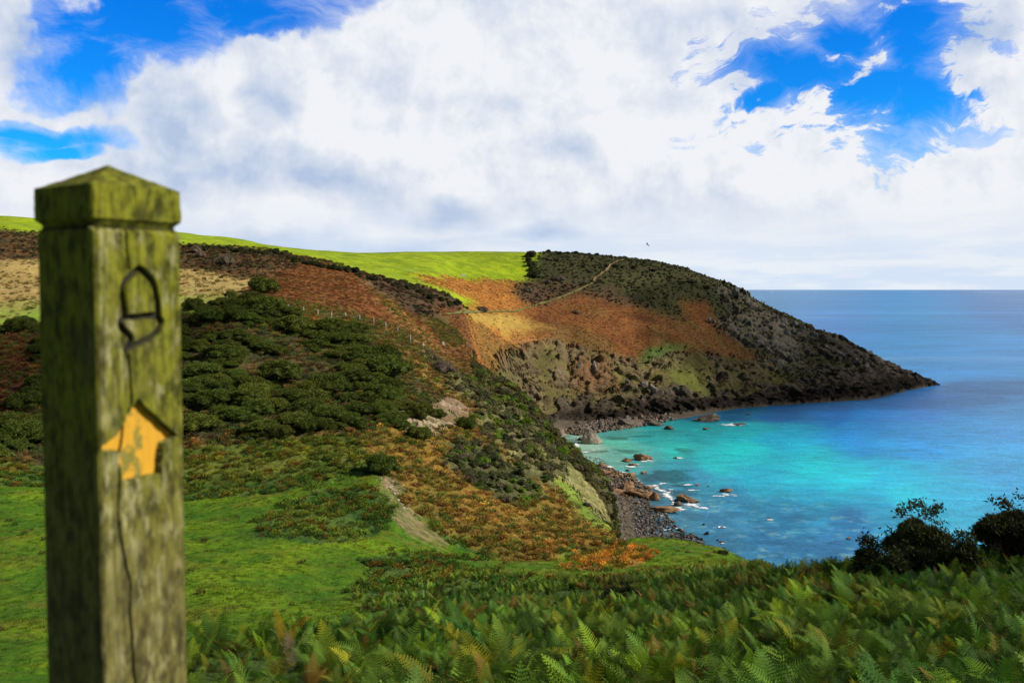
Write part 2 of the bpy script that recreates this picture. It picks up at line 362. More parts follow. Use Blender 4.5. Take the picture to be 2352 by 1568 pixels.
zone('palecliff', G1 - .3, B1 + .6, [(1255,1110),(1290,1095),(1330,1030),(1365,1060),(1420,1140),(1460,1240),(1430,1245),(1380,1200),(1310,1160)], (.11,.12,.035), (.24,.22,.09), .5, rock=.25)
zone('grassbank', G1 - .4, R1 + .1, [(1258,1112),(1290,1110),(1340,1150),(1400,1200),(1435,1236),(1410,1232),(1340,1180)], (.10,.16,.02), (.17,.22,.03), .15)
zone('scree', G1 - .7, R1, [(903,972),(915,938),(955,945),(985,925),(1020,905),(1055,918),(1082,955),(1050,975),(1005,985),(992,1020),(965,1005)], *EARTH, .35, rock=.35)
zone('scree', M2, G1, [(872,1094),(884,1092),(918,1130),(935,1165),(965,1205),(950,1200),(905,1150)], (.17,.12,.06), (.27,.20,.12), .25, rock=.15)
m = (ZID == ZN['scree']) & (fbm(TX / 1.8, TD / 1.8, oct=3, seed=301) < .40); C[m] = (np.array((.09,.10,.025)) * (.6 + grain[..., None] * .8))[m]; ROCK[m] = 0
# middle hill
zone('rusthill', R1 + .25, C1 + .3, None, *RUST, .35)
m = (TT > R1 + .1) & (TT < B2 + .6) & (TU > 1085); C[m] = (np.array(OLIVE[0]) * (.7 + grain[..., None]))[m]; ZID[m] = ZN['scrubslope']; BUMP[m] = .5
m = (TT > R1 + .25) & (TT < C1 + .3) & (TU < 1085)
zone('straw', R1 - .05, C1, [(-900,590),(0,586),(90,600),(415,617),(590,645),(520,690),(430,722),(90,755),(-900,800)], *STRAW, .06)
gm = (ZID == ZN['straw']); f = np.clip((VW - 655 - (600 - TU) * .05) / 45, 0, 1) * np.clip(.3 + mid, 0, 1); f = np.where(gm, f, 0)[..., None]
C[:] = C * (1 - f) + np.array((.20,.30,.03)) * f
zone('streak', R1, C1, [(820,640),(870,655),(960,750),(1010,800),(1075,860),(1050,862),(975,800),(900,720)], (.20,.12,.045), (.30,.18,.06), .2)
zone('heath', R1 + .5, C2 - .3, [(790,605),(860,620),(960,648),(1090,688),(1090,705),(1040,712),(1000,700),(1010,745),(970,730),(930,700),(860,668)], *HEATH, .6)
zone('greenbrow', R1 + .5, C1, [(970,720),(1030,725),(1060,790),(1040,800),(990,760)], *OLIVE, .5)
zone('field', C1 + .3, C6, None, *FIELD, .03)
zone('hedge', B1, C2 + .2, [(-900,590),(-900,525),(0,526),(80,536),(418,560),(560,568),(660,577),(800,600),(790,612),(700,600),(640,640),(590,645),(415,617),(90,600)], (.030,.028,.013), (.12,.060,.022), .6)
# far fields and headland
zone('headscrub', C1 + .2, C7, [(1215,640),(1230,625),(1210,610),(1235,590),(1262,560),(3000,500),(3000,1100),(1215,1100)], *SCRUB, .9)
zone('headscrub', C5 - .05, C7, [(1262,300),(3000,300),(3000,700),(1300,640)], *SCRUB, .9)
zone('orange', C1 - .2, C5, [(930,630),(1000,636),(1100,640),(1240,640),(1180,665),(1230,690),(1400,690),(1400,800),(1200,940),(1100,860),(1020,740),(1090,690)], *ORANGE, .35)
zone('rustfar', C2 - .3, C5, [(1200,760),(1210,712),(1330,672),(1420,690),(1520,720),(1640,745),(1700,790),(1760,830),(1600,812),(1480,830),(1330,800)], *RUST, .35)
zone('rustfar', C2, C5, [(1560,690),(1620,690),(1650,740),(1640,760),(1580,740)], *RUST, .35)
zone('headheath', C2, C5, [(1170,680),(1190,642),(1270,640),(1400,660),(1500,700),(1420,700),(1330,668),(1240,702),(1200,700)], *HEATH, .7)
zone('glade', C2, C5, [(1060,712),(1100,720),(1150,716),(1210,738),(1300,768),(1220,752),(1160,762),(1090,738),(1050,745)], (.26,.17,.035), (.34,.23,.05), .15)
zone('glade', C2, C4, [(1330,700),(1390,712),(1380,725),(1330,715)], (.17,.14,.035), (.24,.18,.045), .15)
zone('cliff', C1 + .2, C4, [(1120,860),(1160,790),(1230,775),(1330,800),(1480,830),(1600,812),(1760,828),(1850,900),(2200,1000),(1200,1100)], *OLIVE, .8, nz=broad, rock=.35)
zone('cliffgreen', C2, C4, [(1480,800),(1600,795),(1560,812),(1500,835),(1465,830)], (.040,.070,.014), (.06,.10,.018), .4)
zone('cliffgreen', C2, C4, [(1530,850),(1600,855),(1640,900),(1610,930),(1560,905),(1535,880)], (.060,.070,.014), (.085,.09,.018), .3)
rb = fbm(TX / 9, TD / 9 , TZ / 3, oct=4, seed=77)
m = (TT > C1 + .3) & (TT < C5 + .3) & (ZID == ZN['cliff']) & (rb > .54); C[m] = (np.array((.18,.13,.075)) * (.15 + grain[..., None] * 1.6))[m]; ROCK[m] = 1
m = (TT > C2 + .1) & (TT < C3 + .3) & inpoly(UW, VW, [(1310,830),(1400,830),(1420,900),(1330,905)]); C[m] = (np.array((.17,.095,.045)) * (.5 + grain[..., None]))[m]; ROCK[m] = 1
m = (TT > C2) & (TT < C6) & inpoly(UW, VW, [(1640,655),(1690,650),(1730,690),(1800,730),(1900,780),(2000,840),(2060,870),(1900,870),(1800,850),(1700,790),(1640,740),(1700,720)]) & (rb > .47)
C[m] = (np.array((.23,.195,.14)) * (.3 + grain[..., None] * 1.1))[m]; ROCK[m] = 1
m = (TT > C3) & (TT < C6) & (TU > 1850); f = np.clip((TU - 1850) / 200, 0, 1) ; mm = m & (rb + f * .3 > .52); C[mm] = (np.array((.11,.09,.065)) * (.3 + grain[..., None] * 1.1))[mm]; ROCK[mm] = 1
# shore: bare rock under the plants, darker where the tide wets it
shore = (TT > C1 + .3) & (TT < C6) & (TU > 1190) & (TZ < 8 + 22 * (rb - .5))
C[shore] = (np.array((.085,.066,.048)) * (.25 + grain[..., None] * 1.4))[shore]; ROCK[shore] = 1
wet = shore & (TZ < 4.2 + 5 * (rb - .5)); C[wet] = (np.array((.024,.018,.014)) * (.5 + grain[..., None]))[wet]
sand = (TT > B1 + .3) & (TT < C2) & (TU > 1200) & (TZ < 3)
C[sand] = (np.array((.075,.060,.042)) * (.6 + grain[..., None] * .8))[sand]
snd = sand & inpoly(TU, TV, [(1290,985),(1380,990),(1375,1075),(1300,1085)]); C[snd] = (np.array((.26,.21,.15)) * (.7 + grain[..., None] * .6))[snd]; ROCK[sand] = 0; BUMP[sand] = .03; ZID[sand] = 99
hid = (TT > G1) & (TT < B1 + .3) & (TU > 1455) & (TZ < 16); C[hid] = np.array((.12,.10,.08)); ROCK[hid] = 1; BUMP[hid] = .4
# ------------------------------------------------------------------ relief
flat = (TD < 6)
bump = BUMP * (mid * .7 + grain * 1.1 + fine * .35 - 1.05) * 1.5
strat = TZ * .9 + TX * .38 + TD * .10                       # tilted rock beds
rg = 1 - np.abs(2 * fbm(strat / 1.6, TX / 14, TD / 14, oct=4, seed=91, gain=.6) - 1)
rg2 = 1 - np.abs(2 * fbm(TX / 11, TD / 11, TZ / 6, oct=4, seed=95, gain=.55) - 1)
far = np.clip((TD - 250) / 100, 0, 1)
rk = ROCK * ((rg - .7) * (1.2 + 2.6 * far) + (rg2 - .7) * (1.0 + 4.0 * far))
big = (fbm(TX / 22, TD / 22, oct=3, seed=5) - .5)
ampb = np.where(TT > C2 + .2, 3.0, np.where((TT > M3) & (TT < C1), 1.6, .5)) * np.clip((TD - 30) / 40, 0, 1) * np.clip(TZ / 6, 0, 1)
skyl = np.clip(1 - np.abs(TT - C5) / .25, 0, 1) * np.where(ZID == ZN['field'], 1, 0)
gully = np.where((TT > C2) & (TT < C4) & (TU > 1150), (1 - np.abs(2 * fbm(TX / 16, TD / 60, oct=3, seed=63) - 1) - .75) * -7 * np.clip(1 - np.abs(TT - C3 + .1) / .9, 0, 1) * np.clip(TZ / 8, 0, 1), 0)
DZ = bump + big * ampb * (1 - skyl) + rk * .85 + gully
DZ = np.where(TD < 6, (fbm(TX / .8, TD / .8, oct=3, seed=6) - .5) * .05, DZ)
# horizontal push of rock faces
push = ROCK * ((rg - .7) * 3.6 + (rg2 - .7) * 6.0) * np.clip((TD - 100) / 200, .15, 1)
GX, GY, GZ = TX, TD - push, TZ + DZ
mesh_idx = np.arange(NR * NC).reshape(NR, NC)
quads = np.stack([mesh_idx[:-1, :-1], mesh_idx[:-1, 1:], mesh_idx[1:, 1:], mesh_idx[1:, :-1]], -1).reshape(-1, 4)
def boxblur(A, r1, r2):
    for ax, r in ((0, r1), (1, r2)):
        P_ = np.pad(A, [(r + 1, r) if k == ax else (0, 0) for k in range(A.ndim)], 'edge').cumsum(ax)
        n_ = A.shape[ax]; A = (np.take(P_, np.arange(2*r+1, 2*r+1+n_), ax) - np.take(P_, np.arange(n_), ax)) / (2*r+1)
    return A
Cb = boxblur(boxblur(C, 5, 5), 4, 4); kb = (np.clip((TD - 110) / 120, 0, 1) * .8 * (1 - np.isin(ZID, [ZN['field'], ZN['straw']]) * .8))[..., None]
C = C * (1 - kb) + Cb * (.62 + .76 * grain[..., None]) * kb
worn = np.clip((fbm(TX / 3.5, TD / 2.2, oct=4, seed=140, gain=.6) - .56) * 7, 0, 1) * (ZID == ZN['meadow'])
C = C * (1 - .55 * worn[..., None]) + np.array((.13,.12,.012)) * .55 * worn[..., None]
ol = (np.clip((fbm(TX / 26, TD / 26, oct=4, seed=150, gain=.6) - .50) * 5, 0, 1) * np.isin(ZID, [ZN['orange'], ZN['rustfar'], ZN['rusthill']]) * (TD > 180) * .55)[..., None]
C = C * (1 - ol) + np.array((.085,.065,.018)) * (.5 + grain[..., None]) * ol
gm, t = new_mat('hillside ground cover')
at = t.new('ShaderNodeAttribute', attribute_name='cover'); rkA = t.new('ShaderNodeAttribute', attribute_name='rockiness')
geo = t.new('ShaderNodeNewGeometry'); pos = geo.outputs['Position']
na = t.noise(pos, 1.7, 8, .7); nb = t.noise(pos, .35, 5, .6)
fac = t.math('ADD', t.ramp(na, .25, .75, a=.45, b=1.55, smooth=False), t.ramp(nb, .3, .7, a=-.15, b=.15, smooth=False))
vv = t.new('ShaderNodeCombineXYZ'); [t.l.new(fac, vv.inputs[k]) for k in range(3)]
colr = t.mix(1.0, at.outputs[0], vv.outputs[0], 'MULTIPLY')
hueN = t.noise(pos, .8, 3, .5); hsn = t.new('ShaderNodeHueSaturation'); t.l.new(colr, hsn.inputs['Color']); t.l.new(t.ramp(hueN, .3, .7, a=.485, b=.515, smooth=False), hsn.inputs['Hue'])
t.l.new(hsn.outputs[0], t.b.inputs['Base Color']); t.b.inputs['Roughness'].default_value = .95; t.b.inputs['Specular IOR Level'].default_value = .15
# cracks and bedding in bare rock
mp = t.mapping(pos, rot=(0, R(-23), 0), sc=(.25, .25, 1.6)); rn = t.noise(mp, .9, 9, .72)
bm_ = t.new('ShaderNodeBump'); bm_.inputs['Strength'].default_value = .9
mixh = t.math('ADD', t.math('MULTIPLY', na, .35), t.math('MULTIPLY', rn, t.math('MULTIPLY', rkA.outputs['Fac'], 1.6)))
t.l.new(mixh, bm_.inputs['Height']); bm_.inputs['Distance'].default_value = 1.0; t.l.new(bm_.outputs[0], t.b.inputs['Normal'])
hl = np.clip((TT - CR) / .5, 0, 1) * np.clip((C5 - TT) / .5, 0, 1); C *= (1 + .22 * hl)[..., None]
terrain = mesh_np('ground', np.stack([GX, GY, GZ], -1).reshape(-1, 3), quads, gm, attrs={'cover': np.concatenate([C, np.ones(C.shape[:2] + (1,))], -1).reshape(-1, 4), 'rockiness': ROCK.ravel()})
tag(terrain, kind='structure')
# visibility of each grid point from the path, used to plant only what can be seen (with a wide margin)
PU, PV = project(GX, GY, GZ)
run = np.minimum.accumulate(np.where(TD > 3, PV, 9000), axis=0)
VIS = (PV <= run + 700 / np.maximum(TD, 10) * 2.0 + 2) & (TD > 2)
def hit(u, v, lo=3.0):
    """the ground point seen through a picture point"""
    c = int(np.clip(np.searchsorted(a_in, ray(u, v)[0]), 1, NC - 1)); col = PV[:, c]
    ok = np.where((col <= v) & (TD[:, c] > lo))[0]
    i = ok[0] if len(ok) else NR - 60
    j = max(i - 1, 0); f = 0 if col[j] == col[i] else np.clip((col[j] - v) / (col[j] - col[i]), 0, 1)
    p = [float(g[j, c] * (1 - f) + g[i, c] * f) for g in (GX, GY, GZ)]
    a = ray(u, v)[0]; p[0] = a * p[1]
    return Vector(p)
def on_sea(u, v, z=0.0):
    a, s = ray(u, v); d = (z - EYE) / s
    return Vector((a * d, d, z))
NMAP = {}
def ground_z(x, y):
    """height of the ground mesh at a plan position"""
    a = x / max(y, 8.0); c = int(np.clip(np.searchsorted(a_in, a), 1, NC - 1)); f = float(np.clip((a - a_in[c-1]) / (a_in[c] - a_in[c-1]), 0, 1))
    return float(np.interp(y, GY[:, c-1], GZ[:, c-1]) * (1 - f) + np.interp(y, GY[:, c], GZ[:, c]) * f)

# ------------------------------------------------------------------ sea
us = np.concatenate([np.linspace(-7000, -400, 24), np.linspace(-300, 2700, 620), np.linspace(2800, 9000, 24)])
vs = np.concatenate([665 + np.array([.55, .8, 1.1, 1.5, 2, 3, 4, 6]), np.linspace(673, 1330, 560), np.linspace(1340, 2400, 20)])[::-1]
SU, SV = np.meshgrid(us, vs)
SA, SS = ray(SU, SV); SD = (0 - EYE) / SS; SX = SA * SD; SY = SD
anch = [ # picture point, colour of the water column there (seabed, depth, and painted shade and reflection by the headland)
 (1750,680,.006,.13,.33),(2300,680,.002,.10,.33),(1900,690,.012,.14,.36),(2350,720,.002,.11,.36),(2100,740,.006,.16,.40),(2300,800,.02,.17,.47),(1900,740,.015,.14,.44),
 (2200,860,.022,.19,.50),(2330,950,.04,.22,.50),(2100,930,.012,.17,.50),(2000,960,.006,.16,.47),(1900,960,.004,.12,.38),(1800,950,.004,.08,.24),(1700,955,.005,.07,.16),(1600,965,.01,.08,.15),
 (1950,1000,.003,.20,.50),(2100,1010,.008,.22,.52),(2300,1080,.03,.25,.48),(2200,1130,.015,.30,.47),(2050,1080,.004,.32,.48),
 (1800,1010,.003,.26,.40),(1700,1000,.003,.28,.33),(1600,995,.008,.26,.28),(1500,1000,.02,.24,.24),(1400,1000,.06,.22,.20),
 (1700,1040,.004,.40,.40),(1550,1040,.020,.34,.30),(1420,1030,.09,.33,.25),(1350,1035,.26,.33,.25),(1380,1055,.12,.26,.21),(1450,1070,.06,.24,.24),
 (1850,1070,.003,.40,.45),(1950,1100,.004,.38,.46),(2100,1150,.006,.36,.46),(1650,1075,.012,.34,.36),(1550,1080,.03,.22,.27),(1480,1100,.04,.16,.22),(1600,1110,.03,.19,.30),(1750,1110,.012,.27,.38),
 (1900,1150,.010,.24,.38),(2050,1180,.008,.24,.40),(1700,1150,.03,.18,.31),(1550,1180,.05,.16,.25),(1650,1200,.04,.17,.30),(1800,1190,.018,.17,.32),(1950,1210,.012,.15,.33),(1750,1240,.025,.14,.28),(1900,1260,.02,.13,.28),(1650,1250,.04,.15,.26),(1500,1210,.06,.13,.19),(1480,1150,.06,.11,.15)]
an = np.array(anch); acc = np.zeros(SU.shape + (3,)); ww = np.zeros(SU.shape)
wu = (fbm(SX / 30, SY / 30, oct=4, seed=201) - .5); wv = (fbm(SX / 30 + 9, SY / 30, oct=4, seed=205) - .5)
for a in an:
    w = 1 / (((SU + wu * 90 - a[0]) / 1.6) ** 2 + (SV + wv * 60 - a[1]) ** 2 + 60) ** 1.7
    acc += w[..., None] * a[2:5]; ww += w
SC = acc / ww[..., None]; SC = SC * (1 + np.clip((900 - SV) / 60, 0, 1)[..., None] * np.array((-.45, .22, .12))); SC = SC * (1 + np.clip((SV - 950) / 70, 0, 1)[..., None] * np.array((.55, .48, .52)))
# weed and stones on the bottom in the shallow near part
kel = fbm(SX / 5, SY / 5, oct=4, seed=221, gain=.6); kel2 = fbm(SX / 1.6, SY / 1.6, oct=3, seed=229)
near = np.clip((SV - 1070 - np.clip(SU - 1500, 0, 999) * .13) / 60, 0, 1) * (SU > 1300)
pat = np.clip((kel2 - .60) * 9, 0, 1) * np.clip((kel - .42) * 6, 0, 1)
SC = SC * (1 - near[..., None] * .22 * np.clip((.58 - kel) * 6, 0, 1)[..., None])
SC = SC + (near * pat * .55)[..., None] * (np.array((.30,.46,.42)) - SC)
sp2 = np.clip((fbm(SX / 9, SY / 9, oct=3, seed=240) - .60) * 9, 0, 1) * np.clip((SV - 985) / 20, 0, 1) * np.clip((1620 - SU) / 60, 0, 1)
SC = SC * (1 - .55 * sp2[..., None])
# wind lanes far out
ln = fbm(SX / 900, SY / 260, oct=4, seed=250); ln2 = fbm(SX / 1400, SY / 90, oct=3, seed=259)
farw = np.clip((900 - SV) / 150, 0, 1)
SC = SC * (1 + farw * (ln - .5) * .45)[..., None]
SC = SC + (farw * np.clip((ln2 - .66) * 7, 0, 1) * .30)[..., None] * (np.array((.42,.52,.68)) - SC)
si = np.arange(SU.size).reshape(SU.shape)
sq = np.stack([si[:-1, :-1], si[:-1, 1:], si[1:, 1:], si[1:, :-1]], -1).reshape(-1, 4)
sm, t = new_mat('sea water')
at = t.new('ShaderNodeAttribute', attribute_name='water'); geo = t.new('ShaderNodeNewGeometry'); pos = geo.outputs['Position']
w1 = t.noise(t.mapping(pos, rot=(0,0,R(20)), sc=(1, 2.2, 1)), .9, 6, .65); w2 = t.noise(t.mapping(pos, rot=(0,0,R(-15)), sc=(1, 2.0, 1)), .12, 6, .6); w3 = t.noise(t.mapping(pos, sc=(1, 1.8, 1)), .012, 6, .6)
fac = t.math('ADD', t.ramp(w2, .3, .7, a=-.22, b=.22, smooth=False), t.ramp(w1, .3, .7, a=.70, b=1.30, smooth=False))
fac = t.math('ADD', fac, t.ramp(w3, .3, .7, a=-.22, b=.22, smooth=False))
vv = t.new('ShaderNodeCombineXYZ'); [t.l.new(fac, vv.inputs[k]) for k in range(3)]
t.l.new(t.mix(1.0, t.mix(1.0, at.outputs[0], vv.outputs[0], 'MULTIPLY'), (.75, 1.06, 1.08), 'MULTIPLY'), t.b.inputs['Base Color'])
t.b.inputs['Roughness'].default_value = .30; t.b.inputs['IOR'].default_value = 1.33; t.b.inputs['Specular IOR Level'].default_value = .14
bm_ = t.new('ShaderNodeBump'); bm_.inputs['Strength'].default_value = .8; bm_.inputs['Distance'].default_value = .5
t.l.new(t.math('ADD', w1, t.math('MULTIPLY', w2, 2.0)), bm_.inputs['Height']); t.l.new(bm_.outputs[0], t.b.inputs['Normal'])
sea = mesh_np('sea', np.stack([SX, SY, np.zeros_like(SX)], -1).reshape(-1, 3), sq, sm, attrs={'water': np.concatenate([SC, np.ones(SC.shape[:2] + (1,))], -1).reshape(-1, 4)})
tag(sea, kind='structure')
# ------------------------------------------------------------------ plant materials
def leaf_mat(name, instanced=True, base=(.05,.09,.02), var=.35, transl=.25, tip=None, rough=.7):
    m, t = new_mat(name)
    oi = t.new('ShaderNodeObjectInfo'); lf = t.new('ShaderNodeAttribute', attribute_name='leafv')
    if instanced:
        a = t.new('ShaderNodeAttribute', attribute_name='tint', attribute_type='INSTANCER'); col = a.outputs[0]
    else:
        col = t.new('ShaderNodeRGB').outputs[0]; col.default_value = (*base, 1)
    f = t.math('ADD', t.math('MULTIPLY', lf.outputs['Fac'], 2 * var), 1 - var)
    if not instanced: f = t.math('MULTIPLY', f, t.math('ADD', t.math('MULTIPLY', oi.outputs['Random'], .6), .7))
    vv = t.new('ShaderNodeCombineXYZ'); [t.l.new(f, vv.inputs[k]) for k in range(3)]
    col = t.mix(1.0, col, vv.outputs[0], 'MULTIPLY')
    if tip is not None: col = t.mix(t.ramp(lf.outputs['Fac'], .62, 1.0), col, tip)
    hs = t.new('ShaderNodeHueSaturation'); t.l.new(col, hs.inputs['Color'])
    r2 = t.math('FRACT', t.math('MULTIPLY', oi.outputs['Random'], 7.31))
    t.l.new(t.math('ADD', t.math('MULTIPLY', r2, .035), .483), hs.inputs['Hue'])
    t.l.new(hs.outputs[0], t.b.inputs['Base Color']); t.b.inputs['Roughness'].default_value = rough; t.b.inputs['Specular IOR Level'].default_value = .2
    tr = t.new('ShaderNodeBsdfTranslucent'); t.l.new(hs.outputs[0], tr.inputs[0])
    mx = t.new('ShaderNodeMixShader'); mx.inputs[0].default_value = transl
    t.l.new(t.b.outputs[0], mx.inputs[1]); t.l.new(tr.outputs[0], mx.inputs[2]); t.l.new(mx.outputs[0], t.o.inputs[0])
    return m
M_inst = leaf_mat('living and dying leaves', var=.55, transl=.32)
M_gorse = leaf_mat('gorse spines', False, (.095,.125,.016), .7, .12, tip=(.21,.23,.022))
M_gorse2 = leaf_mat('olive scrub', False, (.050,.058,.018), .5, .12)
M_bare = leaf_mat('bare twigs', False, (.16,.125,.085), .5, .05)
M_dark = leaf_mat('hawthorn leaves', False, (.085,.095,.028), .6, .12)
M_dgreen = leaf_mat('deep green leaves', False, (.035,.055,.016), .6, .12)
M_yel = leaf_mat('yellowing bracken', False, (.55,.36,.02), .3, .25)
M_lime = leaf_mat('lime green bush', False, (.13,.22,.012), .4, .2)

def rot_to(d):
    d = d / np.linalg.norm(d, axis=1, keepdims=True)
    up = np.where(np.abs(d[:, 2:3]) > .9, np.array([[1., 0, 0]]), np.array([[0, 0, 1.]]))
    s = np.cross(d, up); s /= np.linalg.norm(s, axis=1, keepdims=True) + 1e-9
    return d, s, np.cross(s, d)
def sprays(P, Dr, L, Wd, per=3, spread=.7, r=rng):
    """little pointed leaves: per triangles at each point P heading along Dr"""
    P = np.repeat(P, per, 0); n = len(P); Dr = np.repeat(Dr, per, 0) + r.normal(0, spread, (n, 3)); L = np.repeat(L, per) * r.uniform(.6, 1.3, n)
    d, s, q = rot_to(Dr); w = (Wd * r.uniform(.7, 1.3, n))[:, None]
    ang = r.uniform(0, 6.28, n)[:, None]; s2 = s * np.cos(ang) + q * np.sin(ang)
    V = np.stack([P - s2 * w, P + s2 * w, P + d * L[:, None]], 1).reshape(-1, 3)
    return V, np.arange(n * 3).reshape(-1, 3), n
def ico(sub):
    bm = bmesh.new(); bmesh.ops.create_icosphere(bm, subdivisions=sub, radius=1)
    V = np.array([v.co[:] for v in bm.verts]); Fc = np.array([[v.index for v in f.verts] for f in bm.faces]); bm.free(); return V, Fc
ICO2, ICO3, ICO4 = ico(2), ico(3), ico(4)
def join(parts):
    V, Fc, L = [], [], []; o = 0
    for v, f, l in parts:
        V.append(v); Fc.append(f + o); L.append(np.broadcast_to(l, len(v))); o += len(v)
    return np.concatenate(V), np.concatenate(Fc), np.concatenate(L)
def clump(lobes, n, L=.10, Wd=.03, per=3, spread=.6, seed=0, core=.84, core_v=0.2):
    """bush: leafy shells round several rounded lobes; lobes = (x,y,z,rx,ry,rz)"""
    r = np.random.default_rng(seed); parts = []; lobes = np.array(lobes, float)
    area = lobes[:, 3] * lobes[:, 5]; share = area / area.sum()
    for lb, sh in zip(lobes, share):
        k = max(8, int(n * sh)); d = r.normal(0, 1, (k, 3)); d /= np.linalg.norm(d, axis=1, keepdims=True); d[:, 2] = np.where(d[:, 2] < -.35, -d[:, 2], d[:, 2])
        wob = 1 + .35 * (vnoise(d[:, 0] * 3 + lb[0] * 5, d[:, 1] * 3 + lb[1] * 5, d[:, 2] * 3 + seed, seed) - .5)
        rad = lb[3:6] * wob[:, None] * r.uniform(.86, 1.04, (k, 1))
        P = lb[:3] + d * rad
        # drop points buried inside another lobe
        keep = np.ones(k, bool)
        for lb2 in lobes:
            if lb2 is not lb: keep &= (((P - lb2[:3]) / lb2[3:6]) ** 2).sum(1) > .62
        keep &= P[:, 2] > -.1
        P, dd_ = P[keep], d[keep]
        if not len(P): continue
        V, Fc, nn = sprays(P, dd_ + np.array([0, 0, .35]), np.full(len(P), L), Wd, per, spread, r)
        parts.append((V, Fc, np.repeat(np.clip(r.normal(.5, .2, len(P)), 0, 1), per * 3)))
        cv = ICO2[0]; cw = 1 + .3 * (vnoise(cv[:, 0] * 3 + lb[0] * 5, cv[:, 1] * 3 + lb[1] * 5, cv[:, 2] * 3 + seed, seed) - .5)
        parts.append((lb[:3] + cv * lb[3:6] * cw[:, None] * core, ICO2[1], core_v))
    return join(parts)
def dome_lobes(n, w, h, seed, size=.45):
    r = random.Random(seed); L = [(0, 0, h * .35, w * .5, w * .5, h * .5)]
    for i in range(n):
        a = r.uniform(0, 6.28); q = r.uniform(.15, 1) ** .6 * w * .62; s = r.uniform(.7, 1.3) * size * w * .62
        top = h * (1 - .55 * (q / (w * .62)) ** 2)
        L.append((q * math.cos(a), q * math.sin(a), max(.1, top - s * .7), s, s, s * r.uniform(.7, 1)))
    return L
def src(name, V, Fc, L, mat, smooth=False):
    return mesh_np(name, V, Fc, mat, attrs={'leafv': L}, smooth=smooth, link=False)

# fern frond: triangular blade of toothed pinnae
def frond(r, length=1.0, npin=17, nt=6, droop=.7, lod=False, w=.30):
    V, Fc = [], []
    lean = r.uniform(.35, 1.0); t = np.linspace(0, 1, npin + 5)
    ang = math.pi / 2 - lean * .45 - droop * t ** 1.5
    step = length / len(t); x = np.cumsum(np.cos(ang) * step); z = np.cumsum(np.sin(ang) * step)
    base = np.stack([x, np.zeros_like(x), z], 1); base = np.concatenate([[[0, 0, 0]], base])
    # stem
    for i in range(len(base) - 1):
        ww = .006 * (1 - i / len(base)) + .0015; o = len(V)
        V += [base[i] + (0, ww, 0), base[i] - (0, ww, 0), base[i+1] - (0, ww * .8, 0), base[i+1] + (0, ww * .8, 0)]; Fc += [(o, o+1, o+2), (o, o+2, o+3)]
    for i in range(5, len(base)):
        s = (i - 5) / npin; pl = length * w * (1 - s) ** .85 * (.75 + .25 * min(1, s * 6)) + .02
        tx = base[i] - base[i-1]; tx /= np.linalg.norm(tx); nrm = np.array([-tx[2], 0, tx[0]])
        for sd_ in (-1, 1):
            d = np.array([0, sd_, 0]) * .93 + tx * .36 + nrm * (r.uniform(-.05, .22)); d /= np.linalg.norm(d)
            q = np.cross(d, nrm); q /= np.linalg.norm(q); up_ = np.cross(q, d)
            gap = step * .50
            if lod:
                o = len(V); V += [base[i] - q * gap * .8, base[i] + q * gap * .8, base[i] + d * pl]; Fc += [(o, o+1, o+2)]; continue
            k = max(3, int(nt * (pl / (length * w)) + 2)); ps = base[i]; seg = pl / k
            for j in range(k):
                p0 = ps + d * seg * j + up_ * (-.10 * pl * (j / k) ** 2); p1 = ps + d * seg * (j + 1) + up_ * (-.10 * pl * ((j + 1) / k) ** 2)
                g = gap * (1 - j / k) ** .8 + .004
                for sq_ in (-1, 1):
                    o = len(V); V += [p0, p1, (p0 + p1) / 2 + d * seg * .35 + q * g * sq_]; Fc += [(o, o+1, o+2)] if sq_ > 0 else [(o, o+2, o+1)]
    return np.array(V), np.array(Fc)
def fern_plant(seed, nf=4, lod=False, **kw):
    r = random.Random(seed); parts = []
    for i in range(nf):
        V, Fc = frond(r, r.uniform(.75, 1.15), lod=lod, droop=r.uniform(.4, 1.1), npin=12 if lod else 15, **kw)
        a = r.uniform(0, 6.28); M = np.array([[math.cos(a), -math.sin(a), 0], [math.sin(a), math.cos(a), 0], [0, 0, 1]])
        tw = r.uniform(-.5, .5); Mt = np.array([[1, 0, 0], [0, math.cos(tw), -math.sin(tw)], [0, math.sin(tw), math.cos(tw)]])
        V = V @ Mt.T @ M.T + np.array([r.uniform(-.15, .15), r.uniform(-.15, .15), 0]); h = V[:, 2]
        parts.append((V, Fc, np.clip(.25 + .6 * h / max(h.max(), .1) + r.uniform(-.15, .15), 0, 1)))  # shade in the gaps put into the colour: darker towards the base
    return join(parts)
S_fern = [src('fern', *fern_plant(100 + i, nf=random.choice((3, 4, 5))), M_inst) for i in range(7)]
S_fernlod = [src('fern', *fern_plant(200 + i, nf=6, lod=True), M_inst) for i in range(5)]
def tuft(seed, n=46, w=.5, h=.55, L=.26, Wd=.05, per=2):
    r = np.random.default_rng(seed); q = r.uniform(0, 1, n) ** .6 * w; a = r.uniform(0, 6.28, n)
    P = np.stack([q * np.cos(a), q * np.sin(a), r.uniform(.1, 1, n) * h * (1 - .6 * (q / w) ** 2)], 1)
    Dv = np.stack([np.cos(a) * .8, np.sin(a) * .8, np.full(n, .7)], 1)
    V, Fc, nn = sprays(P, Dv, np.full(n, L), Wd, per, .45, r)
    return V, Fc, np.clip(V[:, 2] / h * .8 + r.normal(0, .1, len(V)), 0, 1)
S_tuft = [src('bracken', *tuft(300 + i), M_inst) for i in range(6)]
S_scrub = [src('scrub', *clump(dome_lobes(5, 1.0, .75, 400 + i), 260, L=.13, Wd=.04, per=2, seed=400 + i), M_inst) for i in range(6)]
